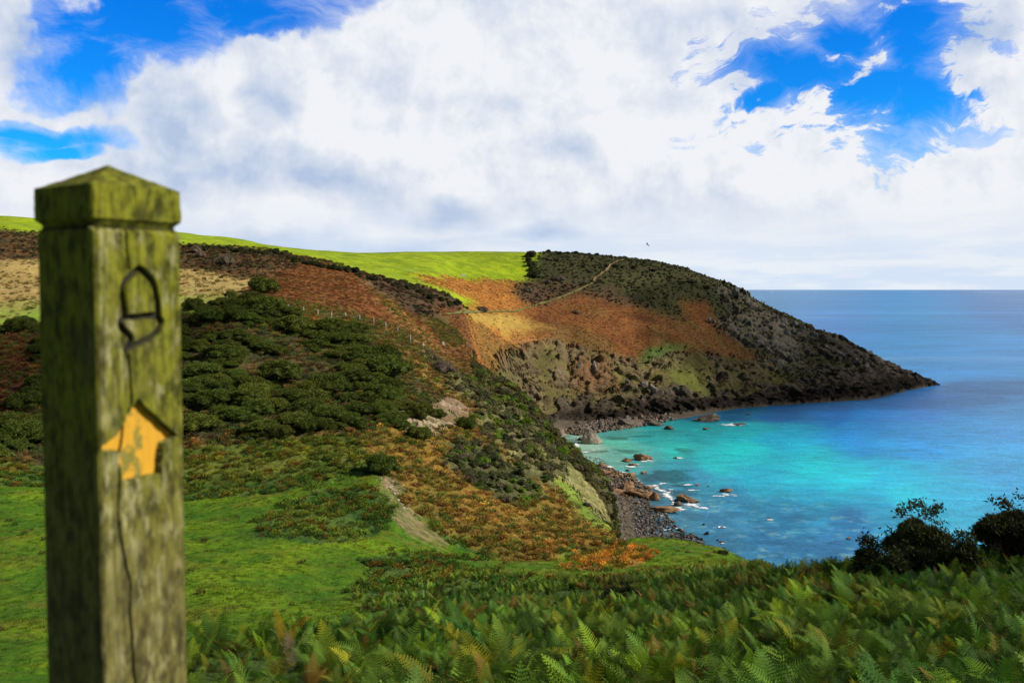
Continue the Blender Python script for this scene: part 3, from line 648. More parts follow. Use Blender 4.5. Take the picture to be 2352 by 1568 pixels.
def grasstuft(seed, n=26, h=.16, w=.12):
    r = np.random.default_rng(seed); a = r.uniform(0, 6.28, n); q = r.uniform(0, w, n)
    P = np.stack([q * np.cos(a), q * np.sin(a), np.zeros(n)], 1); Dv = np.stack([np.cos(a) * .5, np.sin(a) * .5, np.ones(n)], 1)
    V, Fc, nn = sprays(P, Dv, np.full(n, h), .008, 1, .25, r)
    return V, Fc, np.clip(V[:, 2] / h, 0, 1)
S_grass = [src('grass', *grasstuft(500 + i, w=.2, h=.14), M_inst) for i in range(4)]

def scatter(name, P, rotz, scl, tint, sources, label=None, tilt=.12):
    n = len(P)
    if n == 0: return
    me = bpy.data.meshes.new(name); me.vertices.add(n); me.vertices.foreach_set('co', np.asarray(P, np.float32).ravel())
    a = me.attributes.new('rot', 'FLOAT_VECTOR', 'POINT'); a.data.foreach_set('vector', np.stack([rng.normal(0, tilt, n), rng.normal(0, tilt, n), rotz], 1).astype(np.float32).ravel())
    a = me.attributes.new('scl', 'FLOAT', 'POINT'); a.data.foreach_set('value', np.asarray(scl, np.float32))
    a = me.attributes.new('pick', 'INT', 'POINT'); a.data.foreach_set('value', rng.integers(0, len(sources), n).astype(np.int32))
    a = me.attributes.new('tint', 'FLOAT_COLOR', 'POINT'); a.data.foreach_set('color', np.concatenate([tint, np.ones((n, 1))], 1).astype(np.float32).ravel())
    ob = bpy.data.objects.new(name, me); COL.objects.link(ob)
    cl = bpy.data.collections.new(name + ' kinds')
    for s in sources: cl.objects.link(s)
    g = bpy.data.node_groups.new(name, 'GeometryNodeTree')
    g.interface.new_socket('Geometry', in_out='INPUT', socket_type='NodeSocketGeometry'); g.interface.new_socket('Geometry', in_out='OUTPUT', socket_type='NodeSocketGeometry')
    N = g.nodes; Lk = g.links
    gi, go = N.new('NodeGroupInput'), N.new('NodeGroupOutput'); ip = N.new('GeometryNodeInstanceOnPoints'); ci = N.new('GeometryNodeCollectionInfo')
    ci.inputs[0].default_value = cl; ci.inputs['Separate Children'].default_value = True; ci.inputs['Reset Children'].default_value = True
    def na_(nm, ty):
        q = N.new('GeometryNodeInputNamedAttribute'); q.data_type = ty; q.inputs[0].default_value = nm; return q.outputs[0]
    ip.inputs['Pick Instance'].default_value = True
    Lk.new(gi.outputs[0], ip.inputs['Points']); Lk.new(ci.outputs[0], ip.inputs['Instance']); Lk.new(na_('pick', 'INT'), ip.inputs['Instance Index'])
    Lk.new(na_('rot', 'FLOAT_VECTOR'), ip.inputs['Rotation']); Lk.new(na_('scl', 'FLOAT'), ip.inputs['Scale']); Lk.new(ip.outputs[0], go.inputs[0])
    md = ob.modifiers.new('plants', 'NODES'); md.node_group = g
    tag(ob, label, kind='stuff')
    print(name, n)
    return ob
CA = np.zeros(TD.shape); CA[:-1, :-1] = np.abs((TX[:-1, 1:] - TX[:-1, :-1]) * (TD[1:, :-1] - TD[:-1, :-1]))
INV = VIS & (PU > -260) & (PU < 2620) & (PV < 2300)
def sample(mask, dens):
    e = CA * dens * (mask & INV); k = rng.poisson(e); rr, cc = np.nonzero(k); rep = k[rr, cc]; rr, cc = np.repeat(rr, rep), np.repeat(cc, rep)
    ok = (rr < NR - 1) & (cc < NC - 1); rr, cc = rr[ok], cc[ok]; a = rng.uniform(0, 1, len(rr)); b = rng.uniform(0, 1, len(rr))
    def bl(G): return G[rr, cc] * (1-a) * (1-b) + G[rr+1, cc] * a * (1-b) + G[rr, cc+1] * (1-a) * b + G[rr+1, cc+1] * a * b
    return np.stack([bl(GX), bl(GY), bl(GZ)], 1), rr, cc
def tints(rr, cc, var=.35, mixc=None, mixp=.25):
    c = C[rr, cc].copy(); n = len(rr); c *= np.exp(rng.normal(0, var, n))[:, None]
    if mixc is not None:
        mixc = np.array(mixc); k = rng.integers(0, len(mixc), n); s = (rng.uniform(0, 1, n) < mixp)[:, None]; c = np.where(s, mixc[k] * rng.uniform(.6, 1.3, (n, 1)), c)
    return np.clip(c, 0, .7)
def zm(*names): return np.isin(ZID, [ZN[q] for q in names if q in ZN])
dist = np.maximum(TD, 1)
# foreground ferns on the near slope
P, rr, cc = sample(zm('fern') & (TD < 30) & (TD > 3.8), 8); z = rng.uniform(.38, .78, len(P)) * (.65 + .75 * fbm(P[:, 0] / 2.5, P[:, 1] / 2.5, oct=3, seed=71))
tn = tints(rr, cc, .36, [(.12,.17,.012), (.06,.12,.030), (.16,.15,.012), (.12,.07,.02)], .26) * [.98, 1.06, .50]
scatter('ferns', P - [0, 0, .12], rng.uniform(0, 6.28, len(P)), z * .86, tn, S_fern, 'thick green bracken ferns covering the near slope', .22)
P, rr, cc = sample(zm('fern') & (TD < 26) & (TD > 5), 1.0)
scatter('tall_ferns', P - [0, 0, .1], rng.uniform(0, 6.28, len(P)), rng.uniform(.65, .95, len(P)), tints(rr, cc, .25, [(.13,.20,.014), (.08,.15,.04), (.17,.16,.014)], .4) * [1.35, 1.4, .8], S_fern, 'taller fern fronds arching out of the near bracken', .3)
P, rr, cc = sample((zm('fern') & (TD >= 30)) | (zm('patch') & (TD < 62)), 2.6)
scatter('bracken_bed', P - [0, 0, .1], rng.uniform(0, 6.28, len(P)), rng.uniform(.45, .8, len(P)), tints(rr, cc, .35, [(.11,.15,.015), (.14,.08,.02), (.07,.11,.02)], .35) * [1.15, 1.15, .7], S_fernlod, 'dark green bracken bed between the near slope and the meadow', .2)
P, rr, cc = sample(zm('patch', 'fernslope') & (TD >= 62), 2.0)
scatter('bracken_patches', P - [0, 0, .05], rng.uniform(0, 6.28, len(P)), rng.uniform(.45, .95, len(P)), tints(rr, cc, .35, [(.10,.13,.02), (.13,.08,.02), (.07,.11,.02)], .4) * [1.6, 1.35, .8], S_tuft, 'green and brown bracken patches on and above the meadow')
P, rr, cc = sample(zm('bracken', 'orange', 'gorse', 'streak', 'greenbrow') & (TD < 250), 1.9)
scatter('autumn_bracken', P - [0, 0, .05], rng.uniform(0, 6.28, len(P)), rng.uniform(.45, 1.05, len(P)), tints(rr, cc, .35, [(.09,.13,.02), (.07,.10,.015), (.22,.12,.025), (.14,.07,.02)], .55) * 1.45, S_tuft, 'orange and brown bracken on the slope above the meadow')
P, rr, cc = sample(zm('scrubslope', 'palecliff'), np.where(zm('palecliff'), .06, .8))
scatter('slope_scrub', P - [0, 0, .1], rng.uniform(0, 6.28, len(P)), rng.uniform(.5, 1.3, len(P)), tints(rr, cc, .4, [(.07,.10,.018), (.12,.10,.06), (.14,.20,.02)], .35) * 1.35, S_scrub, 'grey green scrub on the slope over the cove')
P, rr, cc = sample(zm('rusthill', 'orange', 'rustfar') & (TD >= 180), np.where(TD < 320, .8, .5))
scatter('rusty_bracken', P - [0, 0, .05], rng.uniform(0, 6.28, len(P)), rng.uniform(.4, .8, len(P)), tints(rr, cc, .22, [(.16,.12,.03), (.10,.07,.02)], .10) * 1.45, S_tuft, 'rust coloured bracken over the middle hill and the far slope')
P, rr, cc = sample(zm('meadow') & (TD > 38), .05)
scatter('meadow_weeds', P, rng.uniform(0, 6.28, len(P)), rng.uniform(.2, .6, len(P)), np.array([(.09,.05,.02), (.05,.07,.015)])[rng.integers(0, 2, len(P))], S_tuft, 'small brown weed stalks dotted over the meadow')
P, rr, cc = sample(zm('heath', 'hedge', 'headscrub', 'headheath', 'cliff', 'cliffgreen') & (TZ > 5) & (ROCK < .9), np.where(zm('cliff', 'cliffgreen'), .08, .34))
scatter('far_scrub', P - [0, 0, .25], rng.uniform(0, 6.28, len(P)), rng.uniform(.35, 1.25, len(P)), tints(rr, cc, .3, [(.06,.075,.018), (.09,.055,.028), (.045,.055,.015)], .3) * 1.25, S_scrub, 'dark scrub and heather on the far hill and headland')
P, rr, cc = sample(zm('meadow', 'grassbank') & (TD < 120), np.where(TD < 62, 8.0, 4.0) * np.clip((mid - .25) * 2.2, .15, 1))
scatter('meadow_grass', P, rng.uniform(0, 6.28, len(P)), rng.uniform(.6, 1.5, len(P)), tints(rr, cc, .3, [(.17,.19,.012), (.05,.10,.008), (.16,.13,.03)], .3), S_grass, 'short green grass tufts of the meadow')
P, rr, cc = sample(zm('straw', 'glade') & (TD < 420) & (TD > 150), np.where(zm('straw'), .15, .03))
scatter('field_tussocks', P, rng.uniform(0, 6.28, len(P)), rng.uniform(.5, 1.1, len(P)), tints(rr, cc, .3, [(.12,.07,.03), (.20,.18,.04)], .25) * .75, S_tuft, 'small dry tussocks in the pale field')
P, rr, cc = sample(zm('fern') & (TD < 7) & (TD > 3), 20)
scatter('path_grass', P, rng.uniform(0, 6.28, len(P)), rng.uniform(1, 2, len(P)), tints(rr, cc, .3), S_grass, 'rough grass at the foot of the near slope')

# ------------------------------------------------------------------ bushes: every bush its own object
def bush_set(kind, mat, n, count, w, h, L, Wd, lob=9, seed=0, size=.45):
    out = []
    for i in range(count):
        V, Fc, l = clump(dome_lobes(lob, w, h, seed + i, size), n, L=L, Wd=Wd, seed=seed + i)
        me = src(kind, V, Fc, l, mat).data; out.append(me)
    return out
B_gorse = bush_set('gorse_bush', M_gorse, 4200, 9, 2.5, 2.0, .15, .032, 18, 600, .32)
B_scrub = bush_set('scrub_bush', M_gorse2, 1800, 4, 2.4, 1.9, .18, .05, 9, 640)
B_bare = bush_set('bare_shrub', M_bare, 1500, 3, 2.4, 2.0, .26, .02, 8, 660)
def put(me, name, p, s, label, cat, group=None, rz=None, sz=None, sink=.15):
    o = bpy.data.objects.new(name, me); COL.objects.link(o); p = Vector(p); o.location = (p.x, p.y, p.z - sink * s)
    o.scale = (s, s * random.uniform(.9, 1.1), s * (sz or random.uniform(.85, 1.1))); o.rotation_euler = (0, 0, random.uniform(0, 6.28) if rz is None else rz)
    return tag(o, label, cat, group)
taken = []
def free(p, r):
    for q, s in taken:
        if (p.x - q.x) ** 2 + (p.y - q.y) ** 2 < ((r + s) * .52) ** 2: return False
    return True
special = [(575,700,1.5,'bushy gorse taller than the rest beside the first fence posts'),(530,685,.8,'lone round gorse bush at the corner of the pale field'),(603,672,1.7,'tall dark gorse at the right end of the pale field'),
  (445,710,1.1,'gorse bush at the top left of the thicket, against the pale field'),(878,955,1.15,'gorse bush on the left rim of the bare scree'),(917,985,.8,'small gorse bush at the lower left of the scree'),
  (962,1010,.95,'lowest gorse bush under the bare scree'),(965,958,1.05,'round gorse bush in the middle of the bare scree'),(1005,960,.7,'small gorse bush among pale stones right of the scree bush'),(1072,985,.85,'olive gorse bush at the right edge of the scree'),
  (875,1085,1.0,'dark gorse bush at the head of the earth bank on the meadow'),(48,748,.9,'gorse bush by a post at the lower edge of the pale field'),(820,985,.9,'gorse bush at the lower right corner of the thicket')]
for (u, v, s, lab) in special:
    p = hit(u, v, 60); put(random.choice(B_gorse), 'gorse_bush', p, s, lab, 'bush'); taken.append((p, 1.5 * s))
cand, rr, cc = sample(zm('gorse') & (TT > M3), .8); order = rng.permutation(len(cand)); ng = 0
UU, VV_ = project(cand[:, 0], cand[:, 1], cand[:, 2])
for i in order:
    if ng >= 268: break
    p = Vector(cand[i]); u, v = UU[i], VV_[i]
    if u > 2400 or u < -120 or 100 < u < 395: continue
    s = random.choice((.4,.55,.7,.85,1.0,1.2,1.45)) * random.uniform(.85, 1.15)
    if not free(p, 1.25 * s): continue
    if vnoise(np.array([p.x / 7]), np.array([p.y / 7]), seed=8)[0] < .42: continue
    small = s < .62; sz_ = 'small' if small else ('big spreading' if s > 1.15 else 'rounded')
    if u < 250: w_ = ('on the shaded bank left of the post, high up' if v < 860 else 'on the shaded bank left of the post, low down')
    else:
        edge = 735 + max(0, u - 700) * .42
        w_ = ('just under the wire fence' if v < edge + 55 else 'in the upper thicket' if v < 850 else 'in the middle of the thicket' if v < 915 else 'at the lower fringe of the thicket')
        w_ += ', next to the post' if u < 560 else ', halfway to the scree' if u < 780 else ', towards the scree'
    lab = sz_ + ' gorse bush ' + w_; grp = sz_ + ' gorse ' + w_
    put(random.choice(B_gorse), 'gorse_bush', p, s * 1.12, lab, 'bush', grp, sz=random.uniform(.6, .9)); taken.append((p, 1.25 * s)); ng += 1
print('gorse', ng)
def row(kind, meshes, pts, s, label, grp, cat='bush'):
    for (u, v) in pts:
        p = hit(u, v, 60); put(random.choice(meshes), kind, p, s * random.uniform(.8, 1.2), label, cat, grp)
row('scrub_bush', B_scrub, [(u, 562 + (u - 420) * .062 + random.uniform(3, 12)) for u in range(425, 660, 11)] + [(u, 601 + (u - 700) * .21 + random.uniform(2, 6)) for u in range(664, 800, 13)], .75, 'dark scrub bush in the hedge along the foot of the bright field', 'scrub bushes of the far hedge')
row('scrub_bush', B_scrub, [(u, v) for u, v in [(u_ + random.uniform(-6, 6), v_ + random.uniform(7, 14)) for u_, v_ in [(795,614),(812,618),(828,624),(845,630),(862,636),(884,642),(905,648),(935,657),(962,666),(990,674),(1015,682),(1045,691),(1068,699)]]], .75, 'heathy scrub bush along the crest of the brown hill', 'scrub along the brown crest')
row('scrub_bush', B_scrub, [(u, 580 + (u - 1262) * .0 + max(0, (u - 1340)) * .075 + max(0, u - 1560) * .42 + random.uniform(-1, 5)) for u in [q_ + random.uniform(-14, 14) for q_ in range(1250, 1690, 27)]], .8, 'low wind-cut scrub bush on the skyline of the headland', 'scrub bushes on the headland skyline')
row('scrub_bush', B_scrub, [(u, v) for u, v in [(1222,590),(1215,602),(1218,612),(1225,622),(1232,630),(1228,636)]], 1.5, 'scrub bush along the right hand edge of the bright field', 'scrub at the field edge')
for (u, v, s, lab) in [(453,580,1.3,'pinkish bare shrub high in the hedge right of the post'),(462,592,1.0,'small pinkish bare shrub below its larger twin in the hedge'),(517,612,1.7,'wide pinkish bare shrub at the upper edge of the pale field'),
     (1212,672,1.5,'long grey bare shrub in the dark heather of the headland'),(1282,645,1.7,'pinkish bare shrub highest on the dark heather'),(1258,652,1.2,'bare shrub just left of the highest pinkish one'),
     (1107,716,1.3,'lone pale bare shrub on the sunlit orange slope'),(1322,720,1.0,'grey bare shrub below the headland path'),(1588,598,1.2,'bare bush sticking up on the headland skyline'),(1262,598,.9,'small bare shrub near the field end of the headland'),
     (1018,856,1.1,'spreading grey bare thorn below the last fence post')]:
    put(random.choice(B_bare), 'bare_shrub', hit(u, v, 60), s, lab, 'shrub')
for (u, v, s, lab) in [(1195,945,1.0,'lime green bush, upper of three on the slope over the cove'),(1210,975,1.1,'lime green bush, middle of three on the slope over the cove'),(1262,1010,.8,'small lime green bush near the slope edge'),(1285,1050,1.1,'lime green bush lowest on the slope above the beach')]:
    put(bush_set('lime_bush', M_lime, 1600, 1, 2.2, 1.8, .18, .06, 8, int(u))[0], 'lime_bush', hit(u, v, 60), s * .75, lab, 'bush')
# dark thorn bushes where the near slope meets the sea view
def thorn(u, v, w, h, seed, lab, n=5200, size=.34, lob=14, cat='bush', sprigs=26, mat=None):
    p = hit(u, v + 34, 12) if v < 1295 and u > 1800 else hit(u, v, 20); d = p.y; w *= d / F; h = (h + (34 if v < 1295 and u > 1800 else 0)) * d / F
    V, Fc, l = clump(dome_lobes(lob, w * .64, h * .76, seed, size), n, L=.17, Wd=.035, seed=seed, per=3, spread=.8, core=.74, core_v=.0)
    crown_parts = [(V, Fc, l)]; stem = []
    r = random.Random(seed)
    for i in range(sprigs):                                  # twigs with leaf bunches standing out of the crown
        a = r.uniform(0, 6.28); e = r.uniform(.1, 1.3); dv = np.array([math.cos(a) * math.cos(e) * w * .46, math.sin(a) * math.cos(e) * w * .46, math.sin(e) * h])
        tip = dv * r.uniform(.98, 1.14); q0 = dv * .35
        s = np.cross(dv, [0, 0, 1.]); s = s / (np.linalg.norm(s) + 1e-6) * .012
        stem.append((np.array([q0 - s, q0 + s, tip]), np.array([[0, 1, 2]]), .3)); s2 = np.array([0, 0, .012])
        stem.append((np.array([q0 - s2, q0 + s2, tip]), np.array([[0, 1, 2]]), .3))
        k = 26; P = tip + np.random.default_rng(seed * 50 + i).normal(0, .09, (k, 3)); V2, F2, nn = sprays(P, P - tip + np.array([0, 0, .05]), np.full(k, .10), .03, 2, .3)
        crown_parts.append((V2, F2, .4))
    root = empty(lab.split(' ')[-1] if False else 'thorn_bush', p, 0); tag(root, lab, cat)
    V, Fc, l = join(crown_parts); o = src('crown', V, Fc, l, mat or M_dark); COL.objects.link(o); o.parent = root
    V, Fc, l = join(stem); o = src('branches', V, Fc, l, M_bare); COL.objects.link(o); o.parent = root
    return root
thorn(2112, 1282, 165, 122, 3, 'dark rounded thorn bush against the turquoise water')
thorn(2330, 1300, 210, 165, 4, 'biggest dark thorn bush at the right edge above the ferns', lob=18)
thorn(2500, 1290, 230, 190, 14, 'dark thorn bush outside the right edge, beyond the biggest one', lob=14)
thorn(1990, 1290, 56, 52, 5, 'small spiky dark bush left of the rounded thorn', n=1800, lob=7, sprigs=18)
thorn(2050, 1292, 70, 34, 6, 'low dark bush filling the gap left of the rounded thorn', n=1500, lob=7, sprigs=8)
thorn(2215, 1286, 70, 70, 7, 'thin sprig-topped bush between the two big dark thorns', n=900, lob=5, size=.25, sprigs=22)
thorn(1745, 1292, 110, 34, 8, 'low brown thorn bush at the sea end of the green spit', n=1800, lob=9, sprigs=10)
thorn(1660, 1272, 24, 10, 9, 'tiny dark bush beside the windswept sapling', n=500, lob=4, sprigs=3)
thorn(1430, 1392, 110, 50, 10, 'dark gorse-like bush alone in the fern bed', n=2600, lob=9, sprigs=6, mat=M_dgreen)
# windswept sapling
p = hit(1706, 1274, 40); t_ = empty('sapling', p); tag(t_, 'thin windswept sapling on the edge of the green spit', 'tree')
def tube(pts, rad, seg=7):
    pts = [Vector(q) for q in pts]; V, Fc = [], []
    for i, q in enumerate(pts):
        d = (pts[min(i+1, len(pts)-1)] - pts[max(i-1, 0)]).normalized(); s = d.cross(Vector((0.3, 1, .2))).normalized(); w = d.cross(s); rr_ = rad[i] if isinstance(rad, (list, tuple)) else rad
        for k in range(seg): a = 6.2832 * k / seg; V.append(q + (s * math.cos(a) + w * math.sin(a)) * rr_)
    for i in range(len(pts) - 1):
        for k in range(seg): Fc.append((i*seg + k, i*seg + (k+1) % seg, (i+1)*seg + (k+1) % seg, (i+1)*seg + k))
    V += [pts[0], pts[-1]]; n = len(V)
    Fq = [(n-2, (k+1) % seg, k, n-2) for k in range(seg)] + [(n-1, (len(pts)-1)*seg + k, (len(pts)-1)*seg + (k+1) % seg, n-1) for k in range(seg)]
    return np.array([tuple(v) for v in V]), np.array(Fc), np.array([f[:3] for f in Fq])
def tube_obj(name, pts, rad, mat, parent=None, seg=7):
    V, Fq, Ft = tube(pts, rad, seg); me = bpy.data.meshes.new(name); me.from_pydata([tuple(v) for v in V], [], [tuple(int(i) for i in f) for f in Fq] + [tuple(int(i) for i in f) for f in Ft])
    for q in me.polygons: q.use_smooth = True
    me.materials.append(mat); o = bpy.data.objects.new(name, me); COL.objects.link(o); o.parent = parent; return o
tube_obj('trunk', [(0,0,-.2),(.1,0,.35),(.3,0,.7),(.45,0,1.0)], [.06,.05,.04,.02], M_bare, t_)
V, Fc, l = clump([(.5,0,1.1,.3,.3,.22),(.65,.1,.95,.2,.2,.16),(.35,0,1.2,.18,.18,.14)], 500, L=.12, Wd=.03, seed=77); o = src('crown', V, Fc, l, M_dark); COL.objects.link(o); o.parent = t_
# yellow fronds at the edge of the meadow
for (u, v, s, lab, mt) in [(655,1530,1.25,'tall yellow bracken frond standing up before the meadow', M_yel), (668,1545,.9,'brown withered frond right beside the yellow one', M_bare)]:
    V, Fc, l = fern_plant(int(u), nf=2); V[:, 2] *= 1.0; o = src('fern_frond', V * .85, Fc, l, mt); COL.objects.link(o); o.location = hit(u, v, 8) + Vector((0 if mt is M_yel else .14, -.5, .42 if mt is M_yel else .15)); o.scale = (s * .8, s * .8, s); tag(o, lab, 'fern')
# ------------------------------------------------------------------ rocks
def rock_mat(name, c1, c2, c3, wetz=.5):
    m, t = new_mat(name); geo = t.new('ShaderNodeNewGeometry'); pos = geo.outputs['Position']; oi = t.new('ShaderNodeObjectInfo')
    n = t.noise(pos, .9, 8, .65); n2 = t.noise(t.mapping(pos, rot=(0, R(-25), 0), sc=(.3, .3, 2.2)), 1.6, 6, .7)
    c = t.mix(t.ramp(n, .38, .62), c1, c2); c = t.mix(t.ramp(n2, .5, .75), c, c3)
    c = t.mix(t.math('MULTIPLY', oi.outputs['Random'], .45), c, c1)
    sp_ = t.new('ShaderNodeSeparateXYZ'); t.l.new(pos, sp_.inputs[0])
    wet = t.ramp(t.math('ADD', sp_.outputs[2], t.math('MULTIPLY', n, -.5)), wetz - .45, wetz, a=1, b=0)
    c = t.mix(t.math('MULTIPLY', wet, .75), c, (.03, .02, .014))
    t.l.new(c, t.b.inputs['Base Color']); t.b.inputs['Roughness'].default_value = .8; t.b.inputs['Specular IOR Level'].default_value = .3
    b = t.new('ShaderNodeBump'); b.inputs['Strength'].default_value = .9; b.inputs['Distance'].default_value = .35; t.l.new(t.math('ADD', n, n2), b.inputs['Height']); t.l.new(b.outputs[0], t.b.inputs['Normal'])
    return m
M_rkb = rock_mat('weedy brown rock', (.23,.13,.065), (.36,.215,.11), (.13,.085,.05), .2)
M_rkg = rock_mat('grey beach rock', (.13,.11,.09), (.24,.20,.16), (.07,.06,.05), .2)
M_rkd = rock_mat('dark shore rock', (.07,.055,.045), (.16,.125,.095), (.035,.03,.026), .2)
M_rkp = rock_mat('pale boulder rock', (.26,.22,.16), (.40,.34,.26), (.16,.13,.10), .2)
M_rkw = rock_mat('bleached stone', (.50,.45,.38), (.65,.60,.52), (.35,.30,.24), -99)
def rock_mesh(seed, mat, flat=.6, cuts=13, base=ICO4, rough=.15):
    r = np.random.default_rng(seed); V = base[0].copy()
    for i in range(cuts):
        n = r.normal(0, 1, 3); n[2] *= .8; n /= np.linalg.norm(n); d = r.uniform(.45, .85); k = V @ n - d; V -= np.clip(k, 0, None)[:, None] * n
    nn = fbm(V[:, 0] * 2.3 + seed, V[:, 1] * 2.3, V[:, 2] * 2.3, oct=6, seed=seed, gain=.6) - .5
    V *= (1 + nn * rough * 4)[:, None]; V[:, 2] *= flat; V[:, 2] -= V[:, 2].min() * .55
    V[:, :2] /= np.abs(V[:, :2]).max()
    V[:, 2] /= V[:, 2].max()
    return mesh_np('rock', V, base[1], mat, smooth=False, link=False).data
RK = {k: [rock_mesh(s + i, m) for i in range(6)] for k, m, s in (('b', M_rkb, 10), ('g', M_rkg, 30), ('d', M_rkd, 50), ('w', M_rkw, 90))}
def rock(u, v, w, h, k, lab, grp=None, depth=.8, rz=None, name='rock', me=None, land=False, sink=.25):
    p = hit(u, v, 60) if land else on_sea(u, v, 0); d = p.y; s = w * d / F / 2
    if not land: p.y += s * depth * .6; p.x *= p.y / d
    o = bpy.data.objects.new(name, me or random.choice(RK[k])); COL.objects.link(o); o.location = (p.x, p.y, p.z - sink * h * d / F)
    o.scale = (s, s * depth, h * d / F * (1 + sink)); o.rotation_euler = (random.uniform(-.12, .12), random.uniform(-.12, .12), random.uniform(-.5, .5) if rz is None else rz)
    return tag(o, lab, 'rock', grp)
zx = lambda x: 1263 + x * .293
zy = lambda y: 861 + y * .293
bm = bmesh.new(); rb_ = random.Random(5)
for (x, z, y0, y1) in [(-.95,0,-.6,.7),(-.80,.50,-.55,.5),(-.62,.95,-.25,.35),(-.30,1.0,-.4,.4),(-.05,.92,-.6,.4),(.35,.70,-.75,.4),(.75,.48,-.7,.4),(1.0,.30,-.5,.5),(1.0,0,-.6,.6),(.3,0,-1.0,.9),(-.2,0,-1.0,.9),(-.2,.45,-1.0,.6),(.6,.25,-.95,.6)]:
    for y in (y0, y1): bm.verts.new((x + rb_.uniform(-.05,.05), y, z))
bmesh.ops.convex_hull(bm, input=bm.verts[:]); bmesh.ops.delete(bm, geom=[v for v in bm.verts if not v.link_faces], context='VERTS'); bmesh.ops.triangulate(bm, faces=bm.faces[:])
bmesh.ops.subdivide_edges(bm, edges=bm.edges[:], cuts=9, use_grid_fill=True); bmesh.ops.triangulate(bm, faces=bm.faces[:])
V = np.array([v.co[:] for v in bm.verts]); Fq = np.array([[v.index for v in f.verts] for f in bm.faces]); bm.free()
nn = fbm(V[:, 0] * 3, V[:, 1] * 3, V[:, 2] * 3 + V[:, 0], oct=5, seed=4, gain=.6) - .5; V *= (1 + nn * .12)[:, None]
bold = mesh_np('boulder', V, Fq, M_rkp, smooth=False, link=False).data
rock(1357, 1019, 52, 36, 'g', 'huge pale grey boulder with an orange foot at the cove edge', me=bold, depth=.8, rz=0, name='boulder')
rock(zx(250), zy(515), 24, 8, 'd', 'low dark rock leaning against the left foot of the big boulder')
BIG = [(715,672,150,52,'b','brown humped rock in the shallows, nearest the turquoise water'),(785,665,60,28,'b','small rock fused to the right end of the humped rock'),(600,680,110,28,'b','low orange-brown ledge left of the humped rock'),(650,713,80,18,'b','flat brown rock just under the low ledge'),
 (410,722,110,28,'b','brown rock group at the top of the boulder beach'),(425,790,130,50,'b','large flat brown rock at the top left of the beach'),(640,803,80,38,'b','blocky brown rock above the first surf'),(738,774,60,20,'b','lone flat rock right of the blocky one'),(612,755,42,20,'b','small round rock over the blocky one'),
 (540,800,66,28,'b','brown rock left of the blocky one'),(610,900,150,70,'b','big brown rock mass behind the surf'),(720,968,330,78,'b','longest brown rock ridge reaching into the surf'),(520,950,130,60,'b','broad orange rock at the left end of the long ridge'),(825,985,100,70,'b','steep dark end of the long brown ridge'),
 (782,893,90,24,'b','flat rock washed by foam above the long ridge'),(1075,1000,205,64,'b','wedge shaped rock with foam at its foot'),(1015,1028,100,36,'d','dark lower shelf under the wedge rock'),(1380,921,105,32,'b','isolated brown rock far out right of the wedge'),(1156,868,54,14,'g','small pale rock between surf and the isolated one'),(1241,876,26,18,'g','tiny grey rock beside the small pale one'),
 (900,1080,250,40,'b','long low brown reef parallel to the shore'),(928,1048,52,26,'b','round rock on top of the long low reef'),(985,657,48,14,'g','grey rock awash in the turquoise shallows'),(965,1160,50,22,'d','dark rock in the calm pool, upper one'),(928,1180,52,16,'d','flat dark rock in the calm pool'),(906,1122,30,20,'d','squarish dark rock under the long reef'),
 (1228,1252,50,30,'d','dark pointed rock far from the pebbles'),(1110,1257,32,22,'d','round dark rock off the pebbles'),(1210,1176,32,14,'d','flat dark rock amid open water'),(1060,1302,54,20,'d','brown rock touching the green spit'),(1066,1278,26,18,'d','small rock above the one touching the spit'),(1345,1198,40,10,'d','small rock in a patch of foam'),
 (1316,1300,22,16,'d','small dark rock above the last one by the spit'),(1342,1318,38,18,'d','last dark rock before the spit hides the water'),(1137,1278,22,12,'d','pebble-like rock right of the round dark one'),(1716,1130,40,10,'g','pale rock awash in the blue shallows'),(2338,1288,50,18,'b','lone brown rock far right by the ferns'),
 (1235,368,230,62,'d','dark jagged reef off the far cliff'),(928,428,80,32,'d','dark rock off the end of the far shelf'),(1222,430,60,14,'d','flat brown rock alone off the far shelf'),(1470,394,150,10,'d','rock just awash under a white breaker'),(1560,312,66,10,'d','thin dark rock near the headland foot')]
for (x, y, w, h, k, lab) in BIG: rock(zx(x), zy(y), w * .293, h * .293, k, lab)
# far shore: slabs and boulders under the cliff
for (x, y, w, h, k, lab) in [(620,405,300,48,'d','long dark weedy shelf at the far waterline, left half'),(800,395,260,44,'d','long dark weedy shelf at the far waterline, right half'),(440,330,190,95,'g','tilted pale slab under the far cliff'),(240,335,170,80,'g','bluish grey rock face left of the tilted slab'),(320,345,70,52,'g','pointed grey block between slab and rock face'),
   (600,330,170,50,'d','stacked dark ledge behind the far boulders'),(760,310,150,48,'d','dark ledge below the cliff, right of the stacked one'),(480,400,90,36,'d','dark round boulder left of the long shelf')]:
    rock(zx(x), zy(y), w * .293, h * .293 * 1.1, k, lab, depth=.6)
n = 0
while n < 78:
    u = random.uniform(1278, 1530); v = random.uniform(948, 996)
    if not inpoly(np.array([u]), np.array([v]), [(1268,950),(1400,935),(1540,952),(1560,962),(1480,978),(1400,988),(1330,992),(1300,990)])[0]: continue
    w = random.uniform(7, 22); rock(u, v, w, w * random.uniform(.35, .7), random.choice('ddg'), *(lambda q: ('dark tumbled boulder on the far shore, ' + q, 'far shore boulders ' + q))('nearest the big pale boulder' if u < 1360 else 'between the pale slab and the weedy shelf' if u < 1440 else 'behind the weedy shelf')); n += 1
beach = [(1375,1075),(1408,1078),(1450,1095),(1500,1130),(1470,1160),(1500,1180),(1520,1222),(1560,1236),(1500,1246),(1440,1244),(1430,1190),(1400,1130)]
n = 0
